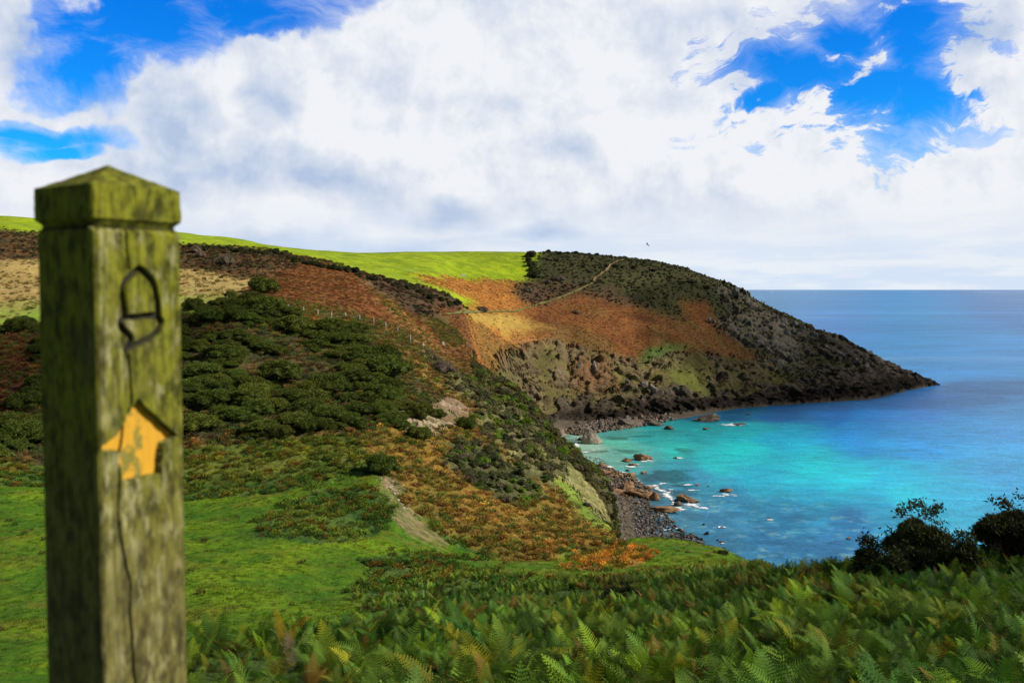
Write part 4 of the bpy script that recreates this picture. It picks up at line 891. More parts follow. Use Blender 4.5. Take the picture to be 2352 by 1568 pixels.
while n < 150:
    u = random.uniform(1375, 1570); v = random.uniform(1075, 1250)
    if not inpoly(np.array([u]), np.array([v]), beach)[0]: continue
    w = random.uniform(5, 15) if v < 1170 else random.uniform(4, 10); k = 'b' if v < 1165 else random.choice('dgb')
    rock(u, v, w, w * random.uniform(.4, .7), k, *(lambda q: (q, q + 's'))('brown stone at the far top of the boulder beach' if v < 1110 else 'brown stone between the large brown rock masses' if v < 1165 else 'dark cobble between the long reef and the slope' if v < 1200 else 'dark cobble at the near end of the beach by the green spit')); n += 1
# pebbles: too many to count
pts, sc, tn = [], [], []
while len(pts) < 5200:
    u = random.uniform(1280, 1620); v = random.uniform(945, 1262)
    a, b = np.array([u]), np.array([v]); far_ = v < 1005
    if far_:
        if not inpoly(a, b, [(1268,950),(1400,935),(1540,952),(1560,962),(1480,978),(1400,990),(1330,1000),(1300,995)])[0]: continue
    elif not inpoly(a + (0 if v < 1120 else np.where(a < 1470, 30, 0)), b, [(1375,1072),(1412,1078),(1455,1095),(1500,1130),(1490,1160),(1530,1180),(1560,1215),(1640,1252),(1500,1262),(1430,1262),(1430,1190),(1400,1130)])[0]: continue
    if u > 1500 and random.random() < .5: continue
    p = on_sea(u, v, .1); pts.append(tuple(p)); sc.append((random.uniform(.12, .45) if not far_ else random.uniform(.3, 1.0))); c = random.choice([(.20,.11,.05),(.13,.11,.09),(.22,.19,.16),(.07,.055,.045)] if v < 1165 or far_ else [(.06,.055,.055),(.12,.105,.095),(.24,.22,.20),(.05,.04,.035)]); tn.append(tuple(.7 * k_ for k_ in c))
M_peb, t = new_mat('wet pebbles'); a = t.new('ShaderNodeAttribute', attribute_name='tint', attribute_type='INSTANCER'); t.l.new(a.outputs[0], t.b.inputs['Base Color']); t.b.inputs['Roughness'].default_value = .85
S_peb = []
for i in range(5):
    me = rock_mesh(70 + i, M_peb, .6, 7, ICO2); S_peb.append(bpy.data.objects.new('pebble', me))
mk = (TT > G1) & (TT < C1) & (TU > 1330) & (TU < 1520) & (GZ < 4) & (GZ > -.35) & (TD > 118)
Pp, rr, cc = sample(mk, 2.6)
for q_, r_, c_ in zip(Pp, rr, cc): pts.append(tuple(q_)); sc.append(random.uniform(.15, .5)); tn.append(random.choice([(.12,.085,.06),(.10,.085,.07),(.17,.145,.12),(.06,.05,.04)]))
print('pebbles on the foreshore', len(Pp))
scatter('pebbles', np.array(pts), rng.uniform(0, 6.28, len(pts)), np.array(sc), np.array(tn), S_peb, 'pebbles and cobbles filling the beach between the rocks', .3)
# pale stones of the scree and the bare bank
for (u, v, w, h, lab) in [(1042,928,9,6,'white stone highest on the scree'),(1033,935,7,5,'white stone left below the highest on the scree'),(1055,938,8,4,'flat white stone at the right rim of the scree'),(1028,948,6,4,'grey white stone mid scree'),(1048,950,8,4,'low white stone mid scree, right'),
   (985,985,9,4,'pale stone below the scree bush'),(935,940,10,4,'pale stone at the upper left of the scree'),(950,965,12,4,'widest pale stone of the scree'),(925,960,8,3,'pale flat stone at the left rim of the scree'),(990,1015,10,4,'pale stone at the foot of the scree'),(1078,1000,8,3,'single pale stone right of the scree'),
   (905,1135,9,5,'stone in the earth bank, upper'),(915,1150,10,5,'stone in the earth bank, middle'),(925,1160,9,4,'stone in the earth bank, lower'),(895,1120,7,4,'stone near the head of the earth bank'),(1018,795,8,12,'white rock patch in the bushes over the cove'),(895,713,5,4,'white stone on the sandy streak'),(1308,1103,6,6,'white stone on the green bank over the beach')]:
    rock(u, v, w, h, 'w', lab, land=True, depth=.7)
cobs = [(random.uniform(905, 1075), random.uniform(925, 1015)) for i in range(60)] + [(random.gauss(915, 14), random.gauss(1150, 22)) for i in range(26)]
for (u, v) in cobs:
    if v > 1050 or inpoly(np.array([u]), np.array([v]), [(895,975),(905,930),(945,912),(1010,905),(1060,912),(1092,955),(1060,985),(1010,990),(1000,1025),(970,1020)])[0]:
        w = random.uniform(2.5, 6); rock(u, v, w, w * .55, 'w', 'small pale stone lying on the scree' if v < 1050 else 'small pale stone lying on the earth bank', 'stones on the scree' if v < 1050 else 'stones on the earth bank', land=True, name='stone')
# rock outcrops of the headland
for (u, v, w, h) in [(1688,672,22,14),(1700,686,16,12),(1715,700,18,9),(1670,668,10,6),(1785,735,20,12),(1800,745,24,16),(1825,750,26,14),(1845,760,20,12),(1870,772,22,12),(1762,742,14,10),(1720,775,22,12),(1745,790,24,12),(1760,805,20,10),(1700,760,16,9),(1690,775,18,10),
    (1930,815,22,10),(1965,830,24,10),(1990,842,20,9),(1630,735,14,8),(1642,742,12,8),(1900,800,16,8),(1480,885,22,12),(1500,895,24,14),(1520,905,18,9),(1330,845,14,18),(1365,850,16,22),(1440,880,18,12),(2010,832,12,8),(2035,846,12,8),(2060,856,12,9),(2085,862,14,10),(2105,870,12,9)]:
    rock(u, v, w, h, 'g' if u < 2000 else 'd', 'grey rock outcrop breaking through the headland turf' if u < 2000 else 'jagged dark rock on the low tip of the headland', 'rock outcrops of the headland' if u < 2000 else 'jagged rocks of the headland tip', land=True, depth=.6, name='outcrop')
rock(2133, 884, 24, 15, 'd', 'dark islet rock past the headland tip', name='rock')
# ------------------------------------------------------------------ foam
M_foam, t = new_mat('sea foam'); geo = t.new('ShaderNodeNewGeometry'); n = t.ramp(t.noise(geo.outputs['Position'], .55, 8, .75, dist=.6), .25, .75, smooth=False); e = t.new('ShaderNodeAttribute', attribute_name='edge')
t.l.new(t.ramp(t.math('ADD', n, t.math('MULTIPLY', e.outputs['Fac'], .45)), .68, .84), t.b.inputs['Alpha']); t.b.inputs['Base Color'].default_value = (.85,.88,.90,1); t.b.inputs['Roughness'].default_value = .9
parts = []
FO = [(560,760,160,14,10),(880,850,120,12,-5),(900,910,160,22,15),(960,990,90,30,60),(1200,1040,160,16,8),(1330,950,160,14,4),(700,905,80,12,0),(850,1100,200,10,5),(930,1210,160,10,-8),(300,600,160,10,-8),(690,830,90,34,20),(810,868,130,20,0),(920,945,100,60,25),(1100,1020,210,36,-4),(1020,1048,100,44,0),(1400,938,130,26,5),(750,672,170,22,0),(690,700,60,14,0),(1335,1190,110,20,0),(1130,903,110,14,0),(960,898,70,14,0),(1000,652,90,12,0),(210,545,60,40,20),(225,495,60,16,0),(840,890,60,30,0),(1440,390,220,20,0),(1085,862,110,12,0),(620,1250,60,40,40),(640,720,200,14,0),(1725,1136,80,10,0),(1370,1245,40,8,0),(1345,1322,60,10,0),(470,722,60,20,0),(590,782,60,14,0)]
g = np.linspace(-1, 1, 15); gx_, gy_ = np.meshgrid(g, g)
for (x, y, w, h, ro) in FO:
    r0 = R(ro); qx = gx_ * w / 2 * 1.25; qy = gy_ * h / 2 * 1.3
    u_ = zx(x + qx * math.cos(r0) - qy * math.sin(r0)); v_ = zy(y + qx * math.sin(r0) + qy * math.cos(r0))
    a_, s_ = ray(u_, v_); d_ = (.08 - EYE) / s_; i_ = np.arange(225).reshape(15, 15)
    Fq = np.stack([i_[:-1, :-1], i_[:-1, 1:], i_[1:, 1:], i_[1:, :-1]], -1).reshape(-1, 4)
    parts.append((np.stack([a_ * d_, d_, np.full_like(d_, .08) + .004 * len(parts)], -1).reshape(-1, 3), Fq, np.clip(1 - np.hypot(gx_, gy_), -.5, 1).ravel()))
V, Fc, l = join(parts); fo = mesh_np('foam', V, Fc, M_foam, attrs={'edge': l}); tag(fo, 'white surf foam around the shore rocks', kind='stuff')

# ------------------------------------------------------------------ footpath over the headland
pm, t = new_mat('worn earth path'); geo = t.new('ShaderNodeNewGeometry'); n = t.noise(geo.outputs['Position'], .8, 5, .6); t.l.new(t.mix(n, (.13,.08,.035), (.21,.13,.06)), t.b.inputs['Base Color']); t.b.inputs['Roughness'].default_value = .95
def ribbon(name, pix, wid, mat, lift=.35):
    pts = []
    for (u0, v0), (u1, v1) in zip(pix[:-1], pix[1:]):
        for k in range(8): pts.append(hit(u0 + (u1-u0)*k/8, v0 + (v1-v0)*k/8, 60))
    V = []; Fc = []
    for i, q in enumerate(pts):
        d = (pts[min(i+1, len(pts)-1)] - pts[max(i-1, 0)]); d.z = 0; d.normalize(); s = Vector((-d.y, d.x, 0)) * wid * random.uniform(.35, .65)
        for e_ in (-1, 0, 1):
            w_ = q + s * e_; V.append((w_.x, w_.y, max(ground_z(w_.x, w_.y), q.z - .3) + lift))
        if i: o = i * 3; Fc += [(o-3, o-2, o+1, o), (o-2, o-1, o+2, o+1)]
    ob = mesh_np(name, V, Fc, mat); tag(ob, kind='structure'); return ob
ribbon('footpath', [(1432,600),(1418,603),(1402,612),(1395,622),(1370,640),(1362,651)], .8, pm, .9)
gp, t = new_mat('green turf path'); geo = t.new('ShaderNodeNewGeometry'); n = t.noise(geo.outputs['Position'], .8, 5, .6); t.l.new(t.mix(n, (.08,.10,.02), (.15,.14,.03)), t.b.inputs['Base Color']); t.b.inputs['Roughness'].default_value = .95
ribbon('footpath', [(1362,651),(1335,664),(1290,684),(1240,700),(1205,710),(1185,716),(1130,718),(1060,720),(1022,725)], .8, gp, .35)

# ------------------------------------------------------------------ fence
M_post, t = new_mat('weathered fence wood'); geo = t.new('ShaderNodeNewGeometry'); n = t.noise(geo.outputs['Position'], 6, 4, .6); t.l.new(t.mix(n, (.30,.27,.22), (.50,.46,.40)), t.b.inputs['Base Color'])
fx = lambda x: 401.9 + x * .3296
fy = lambda y: 516.8 + y * .3296
fp = [(467,548,1.5),(577,580,1.9),(690,590,1.3),(793,600,1.3),(897,612,1.2),(996,635,1.3),(1093,658,1.5),(1190,650,1.2),(1287,668,1.2),(1385,694,1.4),(1470,724,1.4),(1553,758,1.3),(1640,830,1.9),(1729,872,1.7)]
base = hit(fx(467), fy(548), 60); fe = empty('wire_fence', base); tag(fe, 'post and wire fence running along the top of the gorse thicket', 'fence'); tops = []
for (x, y, h) in fp:
    p = hit(fx(x), fy(y), 60) - base; hh = h * .95
    p.z += -.15
    tl = Vector((random.uniform(-.06, .06), 0, 0))
    tube_obj('post', [p, p + tl * .5 + Vector((0,0,hh * .5)), p + tl + Vector((0,0,hh + .15))], [.075,.07,.055], M_post, fe); tops.append((p, hh, tl))
M_wire, t = new_mat('grey fence wire'); t.b.inputs['Base Color'].default_value = (.25,.25,.25,1); t.b.inputs['Metallic'].default_value = .6; t.b.inputs['Roughness'].default_value = .5
for f_ in (.35, .65, .92):
    tube_obj('wire', [p + tl * f_ + Vector((0, 0, .15 + hh * f_)) for p, hh, tl in tops], .006, M_wire, fe, 4)
def lone_post(u, v, h, lean, lab):
    p = hit(u, v, 60); o = tube_obj('fence_post', [(0,0,-.2),(lean*.5,0,h*.5),(lean,0,h)], [.08,.075,.06], M_post, None); o.location = p; tag(o, lab, 'post')
lone_post(fx(352), fy(535), 1.0, .35, 'leaning fence post in the corner of the pale field')
lone_post(50, 752, 1.5, 0, 'short post in the gorse at the edge of the left pale field')
for i, (x, y) in enumerate([(1638,330),(1665,332),(1690,334)]): lone_post(fx(x), fy(y), 1.6, 0, 'thin post along the lower edge of the bright field, ' + ('left one', 'middle one', 'right one')[i] + ' of three')
# white board at the field edge
M_wh, t = new_mat('white painted board'); t.b.inputs['Base Color'].default_value = (.75,.74,.70,1)
def box(name, mn, mx, mat, parent=None, bev=.01):
    bm = bmesh.new(); bmesh.ops.create_cube(bm, size=1)
    for v in bm.verts: v.co = Vector([(mn[k] + mx[k]) / 2 + v.co[k] * (mx[k] - mn[k]) for k in range(3)])
    if bev: bmesh.ops.bevel(bm, geom=bm.edges[:], offset=bev, segments=2, affect='EDGES')
    me = bpy.data.meshes.new(name); bm.to_mesh(me); bm.free(); me.materials.append(mat); o = bpy.data.objects.new(name, me); COL.objects.link(o); o.parent = parent; return o
p = hit(1064, 637, 60); e = empty('field_sign', p); tag(e, 'small white board on two legs at the lower edge of the bright field', 'sign')
box('board', (-.85, -.04, .55), (.85, .04, 1.5), M_wh, e); box('leg', (-.7, -.03, -.2), (-.6, .03, .548), M_post, e); box('leg', (.6, -.03, -.2), (.7, .03, .548), M_post, e)

# ------------------------------------------------------------------ bird
M_bird, t = new_mat('dark seabird plumage'); geo = t.new('ShaderNodeNewGeometry'); t.l.new(t.mix(t.noise(geo.outputs['Position'], 9, 3), (.03,.03,.035), (.12,.12,.13)), t.b.inputs['Base Color'])
V = []; Fc = []
secs = [(-.30,.002,0),(-.24,.035,0),(-.12,.06,.005),(0,.07,.01),(.12,.055,.02),(.18,.04,.03),(.22,.04,.035),(.25,.028,.03),(.29,.008,.02)]
for (x, r_, z) in secs:
    for k in range(10): a = 6.2832 * k / 10; V.append((x, r_ * math.cos(a), z + r_ * .85 * math.sin(a)))
for i in range(len(secs) - 1):
    for k in range(10): Fc.append((i*10 + k, i*10 + (k+1) % 10, (i+1)*10 + (k+1) % 10, (i+1)*10 + k))
for s in (-1, 1):
    st = [(.05,.10,.05,.02),(.05,.10,.25,.13),(.0,.08,.42,.13),(-.10,-.02,.62,.06)]   # leading x, half chord, y, z
    o = len(V)
    for (xl, ch, y_, z_) in [(.10,.20,.04,.02),(.13,.20,.22,.12),(.08,.16,.42,.14),(-.02,.08,.60,.09),(-.12,.01,.70,.05)]:
        V += [(xl, y_ * s, z_), (xl - ch * .5, y_ * s, z_ + .012), (xl - ch, y_ * s, z_), (xl - ch * .5, y_ * s, z_ - .006)]
    for i in range(4):
        for k in range(4): q = (o + i*4 + k, o + i*4 + (k+1) % 4, o + (i+1)*4 + (k+1) % 4, o + (i+1)*4 + k); Fc.append(q if s > 0 else q[::-1])
o = len(V); V += [(-.24,.03,.0),(-.24,-.03,.0),(-.40,-.07,.0),(-.40,.07,.0),(-.24,0,.012),(-.40,0,.006)]; Fc += [(o, o+3, o+5, o+4), (o+4, o+5, o+2, o+1), (o, o+1, o+2, o+3)]
bd = mesh_np('bird', V, [f for f in Fc], M_bird); a_, s_ = ray(1487, 562); bd.location = (a_ * 170, 170, EYE + s_ * 170); bd.rotation_euler = (.5, -.2, 2.6); tag(bd, 'dark bird in flight over the headland skyline', 'bird')
# ------------------------------------------------------------------ two yachts far out
M_sail, t = new_mat('white sailcloth'); t.b.inputs['Base Color'].default_value = (.8,.8,.78,1)
M_hull, t = new_mat('white hull paint'); t.b.inputs['Base Color'].default_value = (.7,.7,.7,1); t.b.inputs['Roughness'].default_value = .3
for (u, lab) in ((1773, 'tiny white sail on the horizon, left of the two'), (1874, 'tiny white sail on the horizon, right of the two')):
    a_, s_ = ray(u, 670); d_ = 15000; e = empty('sailing_boat', (a_ * d_, d_, 0), .4); tag(e, lab, 'sailing boat')
    V = []; 
    for (x, w_, k_) in ((-7,1.2,.2),(-5,1.9,-.2),(0,2.2,-.4),(4,1.5,-.3),(7.5,.1,.4)): V += [(x, -w_, 1.5), (x, -w_*.6, k_), (x, w_*.6, k_), (x, w_, 1.5)]
    Fc = [];
    for i in range(4):
        for k in range(4): Fc.append((i*4 + k, i*4 + (k+1) % 4, (i+1)*4 + (k+1) % 4, (i+1)*4 + k))
    mesh_np('hull', V, Fc, M_hull, e, smooth=False); tube_obj('mast', [(1,0,1),(1,0,12),(1,0,23)], [.18,.14,.08], M_hull, e)
    for nm, A_ in (('mainsail', [(.8,0,3),(-6.2,.4,3),(.8,.1,22)]), ('jib', [(7.3,0,2.2),(1.5,-.5,3),(1.2,0,20)])):
        Vs = []; n_ = 8
        for i in range(n_ + 1):
            for j in range(n_ + 1):
                a, b = i / n_, j / n_; q = Vector(A_[0]) * (1-a) * (1-b) + Vector(A_[1]) * a * (1-b) + Vector(A_[2]) * b; q.y += math.sin(math.pi * a) * (1-b) * .6; Vs.append(tuple(q))
        Vb = [(x, y + .08, z) for x, y, z in Vs]; m_ = (n_+1); f1 = [(i*m_+j, (i+1)*m_+j, (i+1)*m_+j+1, i*m_+j+1) for i in range(n_) for j in range(n_)]; k_ = len(Vs)
        mesh_np(nm, Vs + Vb, f1 + [(d+k_, c+k_, b+k_, a+k_) for a, b, c, d in f1], M_sail, e)

# ------------------------------------------------------------------ the waymark post
ang = R(55.6); DN = 1.0; S_ = .1036
N0 = Vector((-.4184 * DN, DN, 0)); ex = Vector((math.cos(ang), math.sin(ang), 0)); ey = Vector((-math.sin(ang), math.cos(ang), 0))   # right face runs along ex, left face along ey
fn = Vector((math.sin(ang), -math.cos(ang), 0))                                                                                 # outward normal of the carved face
def face_pt(u, v):
    """picture point -> (distance along the carved face, height)"""
    a, s = ray(u, v); dv = Vector((a, 1, s)); t = N0.dot(fn) / dv.dot(fn); q = dv * t; return ((q - N0).dot(ex), EYE + q.z)
zt = lambda v, u=215: face_pt(u, v)[1]
TOPS = zt(519); BOT = 48.2
CXp = N0 + (ex + ey) * (S_ / 2)
root = empty('waymark_post', (CXp.x, CXp.y, BOT)); tag(root, 'mossy square wooden waymark post with carved acorn and yellow arrow', 'signpost')
OFF = Vector((CXp.x, CXp.y, BOT))
wood, t = new_mat('green algae on old timber')
geo = t.new('ShaderNodeNewGeometry'); tc = t.new('ShaderNodeTexCoord'); pos = tc.outputs['Object']; dpt = t.new('ShaderNodeAttribute', attribute_name='carve')
fib = t.noise(t.mapping(pos, sc=(1, 1, .045)), 230, 6, .7); st1 = t.noise(t.mapping(pos, sc=(1, 1, .5)), 75, 7, .68); st2 = t.noise(t.mapping(pos, loc=(5,2,1), sc=(1, 1, .42)), 95, 5, .6); brd = t.noise(pos, 7, 3, .5)
spz = t.new('ShaderNodeSeparateXYZ'); t.l.new(pos, spz.inputs[0])
dry = t.ramp(t.math('ADD', spz.outputs[2], t.math('MULTIPLY', brd, .25)), 1.56, 1.86, a=1.0, b=0.0)                     # lower down the timber is bare and browner
c = t.mix(t.ramp(st1, .35, .62), (.055,.058,.004), (.27,.27,.022)); c = t.mix(t.ramp(brd, .50, .85), c, (.10,.085,.042))
c = t.mix(t.math('MULTIPLY', dry, .62), c, t.mix(t.ramp(st1, .35, .65), (.090,.066,.040), (.19,.15,.092)))
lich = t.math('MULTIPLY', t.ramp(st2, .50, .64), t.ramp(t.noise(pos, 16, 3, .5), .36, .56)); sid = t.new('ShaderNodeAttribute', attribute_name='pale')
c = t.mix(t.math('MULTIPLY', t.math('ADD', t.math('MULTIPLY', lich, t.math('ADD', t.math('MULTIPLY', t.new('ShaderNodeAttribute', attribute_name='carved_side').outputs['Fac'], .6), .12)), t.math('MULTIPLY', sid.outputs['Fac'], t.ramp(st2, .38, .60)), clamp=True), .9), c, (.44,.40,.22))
c = t.mix(t.ramp(fib, .46, .66, b=.55), c, (.03,.028,.012)); c = t.mix(t.math('MULTIPLY', dpt.outputs['Fac'], .95), c, (.012,.010,.007))
t.l.new(t.mix(1.0, c, (.80,.82,.70), 'MULTIPLY'), t.b.inputs['Base Color']); t.b.inputs['Roughness'].default_value = .9; t.b.inputs['Specular IOR Level'].default_value = .2
b_ = t.new('ShaderNodeBump'); b_.inputs['Strength'].default_value = .7; b_.inputs['Distance'].default_value = .0025; t.l.new(t.math('ADD', fib, t.math('MULTIPLY', st1, 1.2)), b_.inputs['Height']); t.l.new(b_.outputs[0], t.b.inputs['Normal'])
def seg_dist(x, z, poly, closed=False):
    dmin = np.full(x.shape, 9.0); P_ = list(poly) + ([poly[0]] if closed else [])
    for (x0, z0), (x1, z1) in zip(P_[:-1], P_[1:]):
        L2 = (x1-x0)**2 + (z1-z0)**2 + 1e-12; tt = np.clip(((x-x0)*(x1-x0) + (z-z0)*(z1-z0)) / L2, 0, 1); dmin = np.minimum(dmin, np.hypot(x-x0-tt*(x1-x0), z-z0-tt*(z1-z0)))
    return dmin
def curve(pts, n=6):
    out = []; P_ = [Vector(p) for p in pts]
    for i in range(len(P_) - 1):
        p0, p1, p2, p3 = P_[max(i-1, 0)], P_[i], P_[i+1], P_[min(i+2, len(P_)-1)]
        for k in range(n): s = k / n; out.append(tuple(.5 * ((2*p1) + (p2-p0)*s + (2*p0-5*p1+4*p2-p3)*s*s + (3*p1-p0-3*p2+p3)*s**3)))
    out.append(tuple(P_[-1])); return out
fz = lambda L: [face_pt(u, v) for u, v in L]
a1 = lambda L: [(x * .403, 344.5 + y * .403) for x, y in L]
a2 = lambda L: [(x * .4507, 861.3 + y * .4507) for x, y in L]
acorn = [curve(fz(a1([(715,955),(706,880),(705,790),(728,738),(768,700),(796,678),(828,696),(880,765),(900,860),(905,950),(922,985),(895,1040),(840,1080),(780,1108),(725,1140)]))), curve(fz(a1([(900,945),(820,948),(715,962),(690,980),(700,1020),(735,1050),(748,1085),(722,1135)])))]
crack = curve(fz(a1([(722,440),(720,500),(728,600),(738,680)]) ), 4); crack2 = curve(fz(a1([(728,1145),(742,1260),(745,1340),(752,1440)]) + a2([(652,205),(648,300),(636,385),(618,440),(608,560),(606,700),(618,830),(638,960),(664,1045),(662,1200),(672,1320),(680,1450),(690,1580)])), 4)
arrow = fz(a2([(705,120),(905,310),(832,350),(824,505),(628,548),(618,395),(598,388),(518,388),(516,372),(600,300)]))
nx_, nz_ = 120, 1300
xs_ = np.linspace(0, S_, nx_); zs_ = np.concatenate([np.linspace(BOT, 49.45, 40, endpoint=False), np.linspace(49.45, TOPS, nz_)])
X_, Z2 = np.meshgrid(xs_, zs_)
def edge_round(x, L=S_, r=.0045):
    q = np.minimum(x, L - x); return np.where(q < r, r - np.sqrt(np.maximum(r*r - (r-q)**2, 0)), 0)
wx = X_ + (vnoise(X_ / .012, Z2 / .02, seed=1) - .5) * .0012; wz = Z2 + (vnoise(X_ / .01, Z2 / .01, seed=2) - .5) * .0015
ac = np.minimum(seg_dist(wx, wz, acorn[0]), seg_dist(wx, wz, acorn[1])); gw = .0031
g_ac = np.clip(1.35 - ac / gw, 0, 1); ck = np.minimum(seg_dist(wx, wz, crack), seg_dist(wx, wz, crack2) * .9); g_ck = np.clip(1.2 - ck / .0013, 0, 1)
inn = inpoly(wx, wz, arrow); ed = seg_dist(wx, wz, arrow, True); depA = np.where(inn, np.clip(ed / .0008, 0, 1), 0)
# old chewed edge on the near corner
nick = np.clip(vnoise(X_ / .02, Z2 / .035, seed=12) - .62, 0, 1) * .03 * np.clip(1 - X_ / .010, 0, 1)
dep = g_ac * .0075 + g_ck * .006 + depA * .0095 + edge_round(X_) + nick + (fbm(X_ / .004, Z2 / .05, oct=4, seed=4) - .5) * .0011 + (fbm(X_ / .03, Z2 / .1, oct=2, seed=14) - .5) * .0016
tc_ = np.clip((TOPS - Z2) / .006, 0, 1); dep = dep + (1 - tc_) ** 2 * .006
P3 = np.array(N0)[None, None] * np.array([1, 1, 0]) + X_[..., None] * np.array(ex) + np.stack([0*X_, 0*X_, Z2], -1) - dep[..., None] * np.array(fn)
def grid_faces(nr, nc, flip=False):
    i = np.arange(nr * nc).reshape(nr, nc); f = np.stack([i[:-1, :-1], i[:-1, 1:], i[1:, 1:], i[1:, :-1]], -1).reshape(-1, 4); return f[:, ::-1] if flip else f
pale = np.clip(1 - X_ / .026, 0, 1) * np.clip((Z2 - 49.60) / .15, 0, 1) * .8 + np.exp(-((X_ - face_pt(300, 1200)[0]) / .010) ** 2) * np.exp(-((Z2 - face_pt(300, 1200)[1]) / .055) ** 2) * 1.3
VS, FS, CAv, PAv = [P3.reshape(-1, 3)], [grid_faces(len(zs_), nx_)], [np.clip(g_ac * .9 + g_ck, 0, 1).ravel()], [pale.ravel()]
# the other three faces
def plain_face(o0, d0, nrm, seed, flip=False):
    n1_, n2_ = 50, 420; x = np.linspace(0, S_, n1_); z = np.linspace(BOT, TOPS, n2_); Xq, Zq = np.meshgrid(x, z)
    dq = edge_round(Xq) + (fbm(Xq / .004, Zq / .05, oct=4, seed=seed) - .5) * .0014 + (1 - np.clip((TOPS - Zq) / .006, 0, 1)) ** 2 * .006
    return np.array(o0)[None, None] + Xq[..., None] * np.array(d0) + np.stack([0*Xq, 0*Xq, Zq], -1) - dq[..., None] * np.array(nrm), grid_faces(n2_, n1_, flip)
for o0, d0, nr, sd_, fl in ((N0 + ey * S_, -ey, -ex, 21, False), (N0 + ex * S_, ey, ex, 22, False), (N0 + ex * S_ + ey * S_, -ex, -fn, 23, False)):
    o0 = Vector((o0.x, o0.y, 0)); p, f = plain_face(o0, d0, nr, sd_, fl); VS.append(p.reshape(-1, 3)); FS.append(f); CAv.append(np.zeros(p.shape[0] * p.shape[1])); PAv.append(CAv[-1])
# neck top closing the shaft
def ring(inset, z): return [N0 + (ex + ey) * inset + Vector((0,0,z)), N0 + ex * (S_ - inset) + ey * inset + Vector((0,0,z)), N0 + (ex + ey) * (S_ - inset) + Vector((0,0,z)), N0 + ex * inset + ey * (S_ - inset) + Vector((0,0,z))]
nk = np.array([tuple(q) for q in ring(.004, TOPS - .0015) + ring(.006, TOPS + .012)]); VS.append(nk); FS.append(np.array([(0,1,5,4),(1,2,6,5),(2,3,7,6),(3,0,4,7),(4,5,6,7)])); CAv.append(np.full(8, .8)); PAv.append(np.zeros(8))
o_ = 0; FF = []
for v_, f_ in zip(VS, FS): FF.append(f_ + o_); o_ += len(v_)
VV2 = np.concatenate(VS) - np.array(OFF)
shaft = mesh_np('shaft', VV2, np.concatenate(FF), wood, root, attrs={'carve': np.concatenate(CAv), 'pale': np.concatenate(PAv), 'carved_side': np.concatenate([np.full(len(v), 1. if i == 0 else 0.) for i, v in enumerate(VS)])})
# cap
def cap_mesh():
    prof = [(.0055, zt(514) - .001), (.0015, zt(506)), (-.0020, zt(499)), (-.0022, zt(450)), (-.0018, zt(421)), (.002, zt(417))]; nseg = 36
    def r_pt(ins, s, t_):  # rounded square ring
        cs = [(ins, ins), (S_ - ins, ins), (S_ - ins, S_ - ins), (ins, S_ - ins)]; a_, b_ = cs[s], cs[(s+1) % 4]; return (a_[0] + (b_[0]-a_[0]) * t_, a_[1] + (b_[1]-a_[1]) * t_)
    V = []; rings = []
    zs = []
    for (i0, z0), (i1, z1) in zip(prof[:-1], prof[1:]):
        for k in range(8): zs.append((i0 + (i1-i0)*k/8, z0 + (z1-z0)*k/8))
    zs.append(prof[-1]); ztop = prof[-1][1]; apex = EYE + ray(242, 379)[1] * (CXp.y)
    for k in range(1, 24): q = k / 24; zs.append((.002 + (S_/2 - .002) * q, ztop + (apex - ztop) * q ** 1.05))
    m_ = 4 * nseg
    for (ins, z) in zs:
        for s in range(4):
            for j in range(nseg):
                t_ = j / nseg; x, y = r_pt(ins, s, t_); q = min(t_, 1 - t_) * S_; c_ = max(0, .004 - q) / .004
                cx_, cy_ = S_/2, S_/2; x += (cx_ - x) * c_ * .03; y += (cy_ - y) * c_ * .03; V.append((x, y, z))
    V = np.array(V); nz = fbm(V[:, 0] / .006, V[:, 1] / .006, V[:, 2] / .02, oct=3, seed=9) - .5
    cen = np.array([S_/2, S_/2]); dr = V[:, :2] - cen; V[:, :2] += dr * (nz * .035)[:, None]; V[:, 2] += nz * .0015
    Fc = []
    for i in range(len(zs) - 1):
        for j in range(m_): Fc.append((i*m_ + j, i*m_ + (j+1) % m_, (i+1)*m_ + (j+1) % m_, (i+1)*m_ + j))
    Vw = np.array(N0)[None] + V[:, :1] * np.array(ex) + V[:, 1:2] * np.array(ey); Vw[:, 2] = V[:, 2]
    n = len(Vw); Vw = np.concatenate([Vw, [[CXp.x, CXp.y, apex]]]); Fc += [((len(zs)-1)*m_ + j, (len(zs)-1)*m_ + (j+1) % m_, n, n) for j in range(m_)]
    me = bpy.data.meshes.new('cap'); me.from_pydata([tuple(v) for v in (Vw - np.array(OFF))], [], [tuple(int(k) for k in dict.fromkeys(f)) for f in Fc]); 
    me.materials.append(wood); me.attributes.new('carve', 'FLOAT', 'POINT'); me.attributes.new('pale', 'FLOAT', 'POINT'); o = bpy.data.objects.new('cap', me); COL.objects.link(o); o.parent = root; return o
cap_mesh()
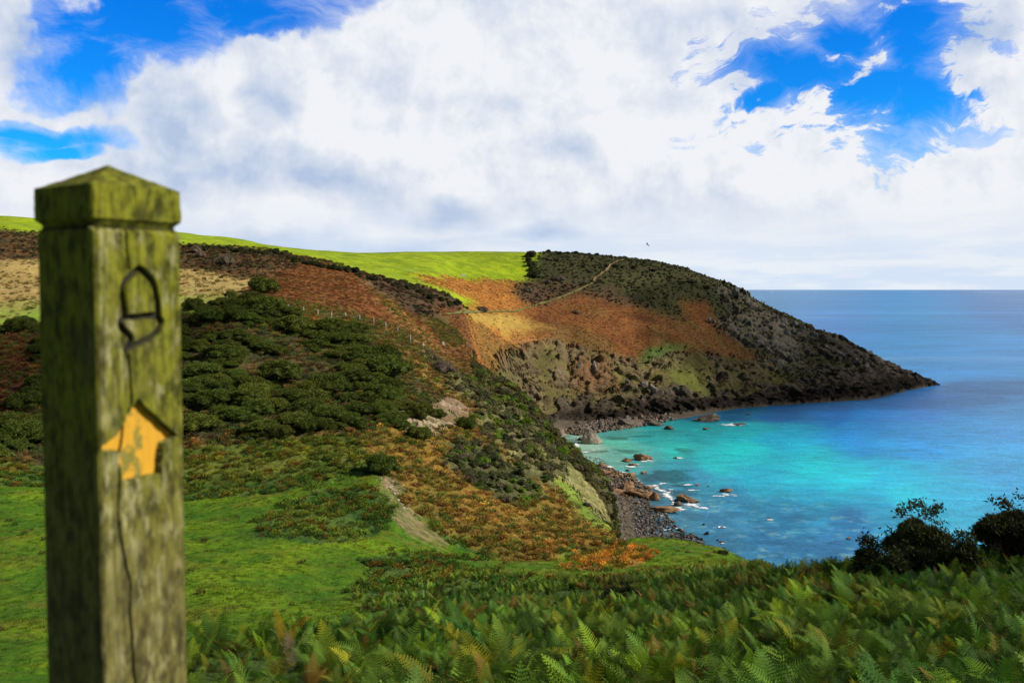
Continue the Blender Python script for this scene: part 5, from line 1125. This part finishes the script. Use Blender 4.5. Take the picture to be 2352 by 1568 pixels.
# yellow painted bed of the arrow, flaking over the carved recess
ypaint, t = new_mat('flaking yellow paint'); tc = t.new('ShaderNodeTexCoord'); pos = tc.outputs['Object']; n = t.noise(t.mapping(pos, sc=(1,1,.6)), 60, 6, .65); n2 = t.noise(pos, 55, 5, .65)
e_ = t.new('ShaderNodeAttribute', attribute_name='wear')
c = t.mix(t.ramp(t.math('ADD', n2, e_.outputs['Fac']), .52, .62), (.60,.31,.012), (.20,.17,.02)); c = t.mix(t.ramp(n, .60, .72, b=.6), c, (.35,.18,.01)); t.l.new(c, t.b.inputs['Base Color']); t.b.inputs['Roughness'].default_value = .7
b_ = t.new('ShaderNodeBump'); b_.inputs['Distance'].default_value = .001; b_.inputs['Strength'].default_value = .5; t.l.new(n, b_.inputs['Height']); t.l.new(b_.outputs[0], t.b.inputs['Normal'])
sel = np.zeros(X_.shape, bool); sel = inn & (ed > .0009) & (g_ck < .5)
keepf = sel[:-1, :-1] & sel[:-1, 1:] & sel[1:, 1:] & sel[1:, :-1]
fa = grid_faces(len(zs_), nx_).reshape(len(zs_) - 1, nx_ - 1, 4)[keepf]; used = np.unique(fa); mp_ = np.full(X_.size, -1); mp_[used] = np.arange(len(used))
cen = face_pt(315, 1050); wear = np.exp(-((X_ - cen[0]) ** 2 / .014 ** 2 + (Z2 - cen[1]) ** 2 / .016 ** 2)) * .09
mesh_np('arrow_emblem', (P3 + np.array(fn) * .0007).reshape(-1, 3)[used] - np.array(OFF), mp_[fa], ypaint, root, attrs={'wear': wear.ravel()[used]})
gsel = g_ac > .55; keepf = gsel[:-1, :-1] & gsel[:-1, 1:] & gsel[1:, 1:] & gsel[1:, :-1]
fa = grid_faces(len(zs_), nx_).reshape(len(zs_) - 1, nx_ - 1, 4)[keepf]; used = np.unique(fa); mp_ = np.full(X_.size, -1); mp_[used] = np.arange(len(used))
groove, t = new_mat('dark carved line'); tc = t.new('ShaderNodeTexCoord'); t.l.new(t.mix(t.noise(tc.outputs['Object'], 90, 4), (.008,.007,.005), (.03,.026,.014)), t.b.inputs['Base Color']); t.b.inputs['Roughness'].default_value = .9  # near-black colour along the carved acorn line
mesh_np('acorn_emblem', (P3 + np.array(fn) * .0004).reshape(-1, 3)[used] - np.array(OFF), mp_[fa], groove, root)

# ------------------------------------------------------------------ unseen clouds added to throw shadows on land and bay
M_cl, t = new_mat('shadow cloud body'); e = t.new('ShaderNodeAttribute', attribute_name='edge'); geo = t.new('ShaderNodeNewGeometry')
n = t.noise(geo.outputs['Position'], .035, 4, .6); t.l.new(t.math('MULTIPLY', t.ramp(t.math('ADD', e.outputs['Fac'], t.math('MULTIPLY', t.math('SUBTRACT', n, .5), .9)), .0, .42), .50), t.b.inputs['Alpha'])
t.b.inputs['Base Color'].default_value = (.85,.86,.88,1); t.b.inputs['Roughness'].default_value = 1
for (x, y, z0, h, rx, ry, al) in [(150, 470, 25, 420, 120, 80, 1), (34, 34, 45, 250, 22, 24, 1), (-84, 115, 32, 350, 22, 90, 1), (290, 500, 0, 430, 60, 60, 1)]:
    tt_ = (h - z0) / sd.z; c = Vector((x, y, z0)) + sd * tt_; Vc = ICO4[0].copy()
    nn = fbm(Vc[:, 0] * 2.5 + x, Vc[:, 1] * 2.5, Vc[:, 2] * 2.5, oct=3, seed=int(h)) - .5; Vc *= (1 + nn * .5)[:, None]
    ed_ = np.clip(1 - np.hypot(Vc[:, 0], Vc[:, 1]), 0, 1)
    ob = mesh_np('cloud', Vc * [rx, ry, min(rx, ry) * .4] + np.array(c), ICO4[1], M_cl, attrs={'edge': ed_}); tag(ob, 'unseen cloud added to throw shadow on the land and bay', kind='stuff')
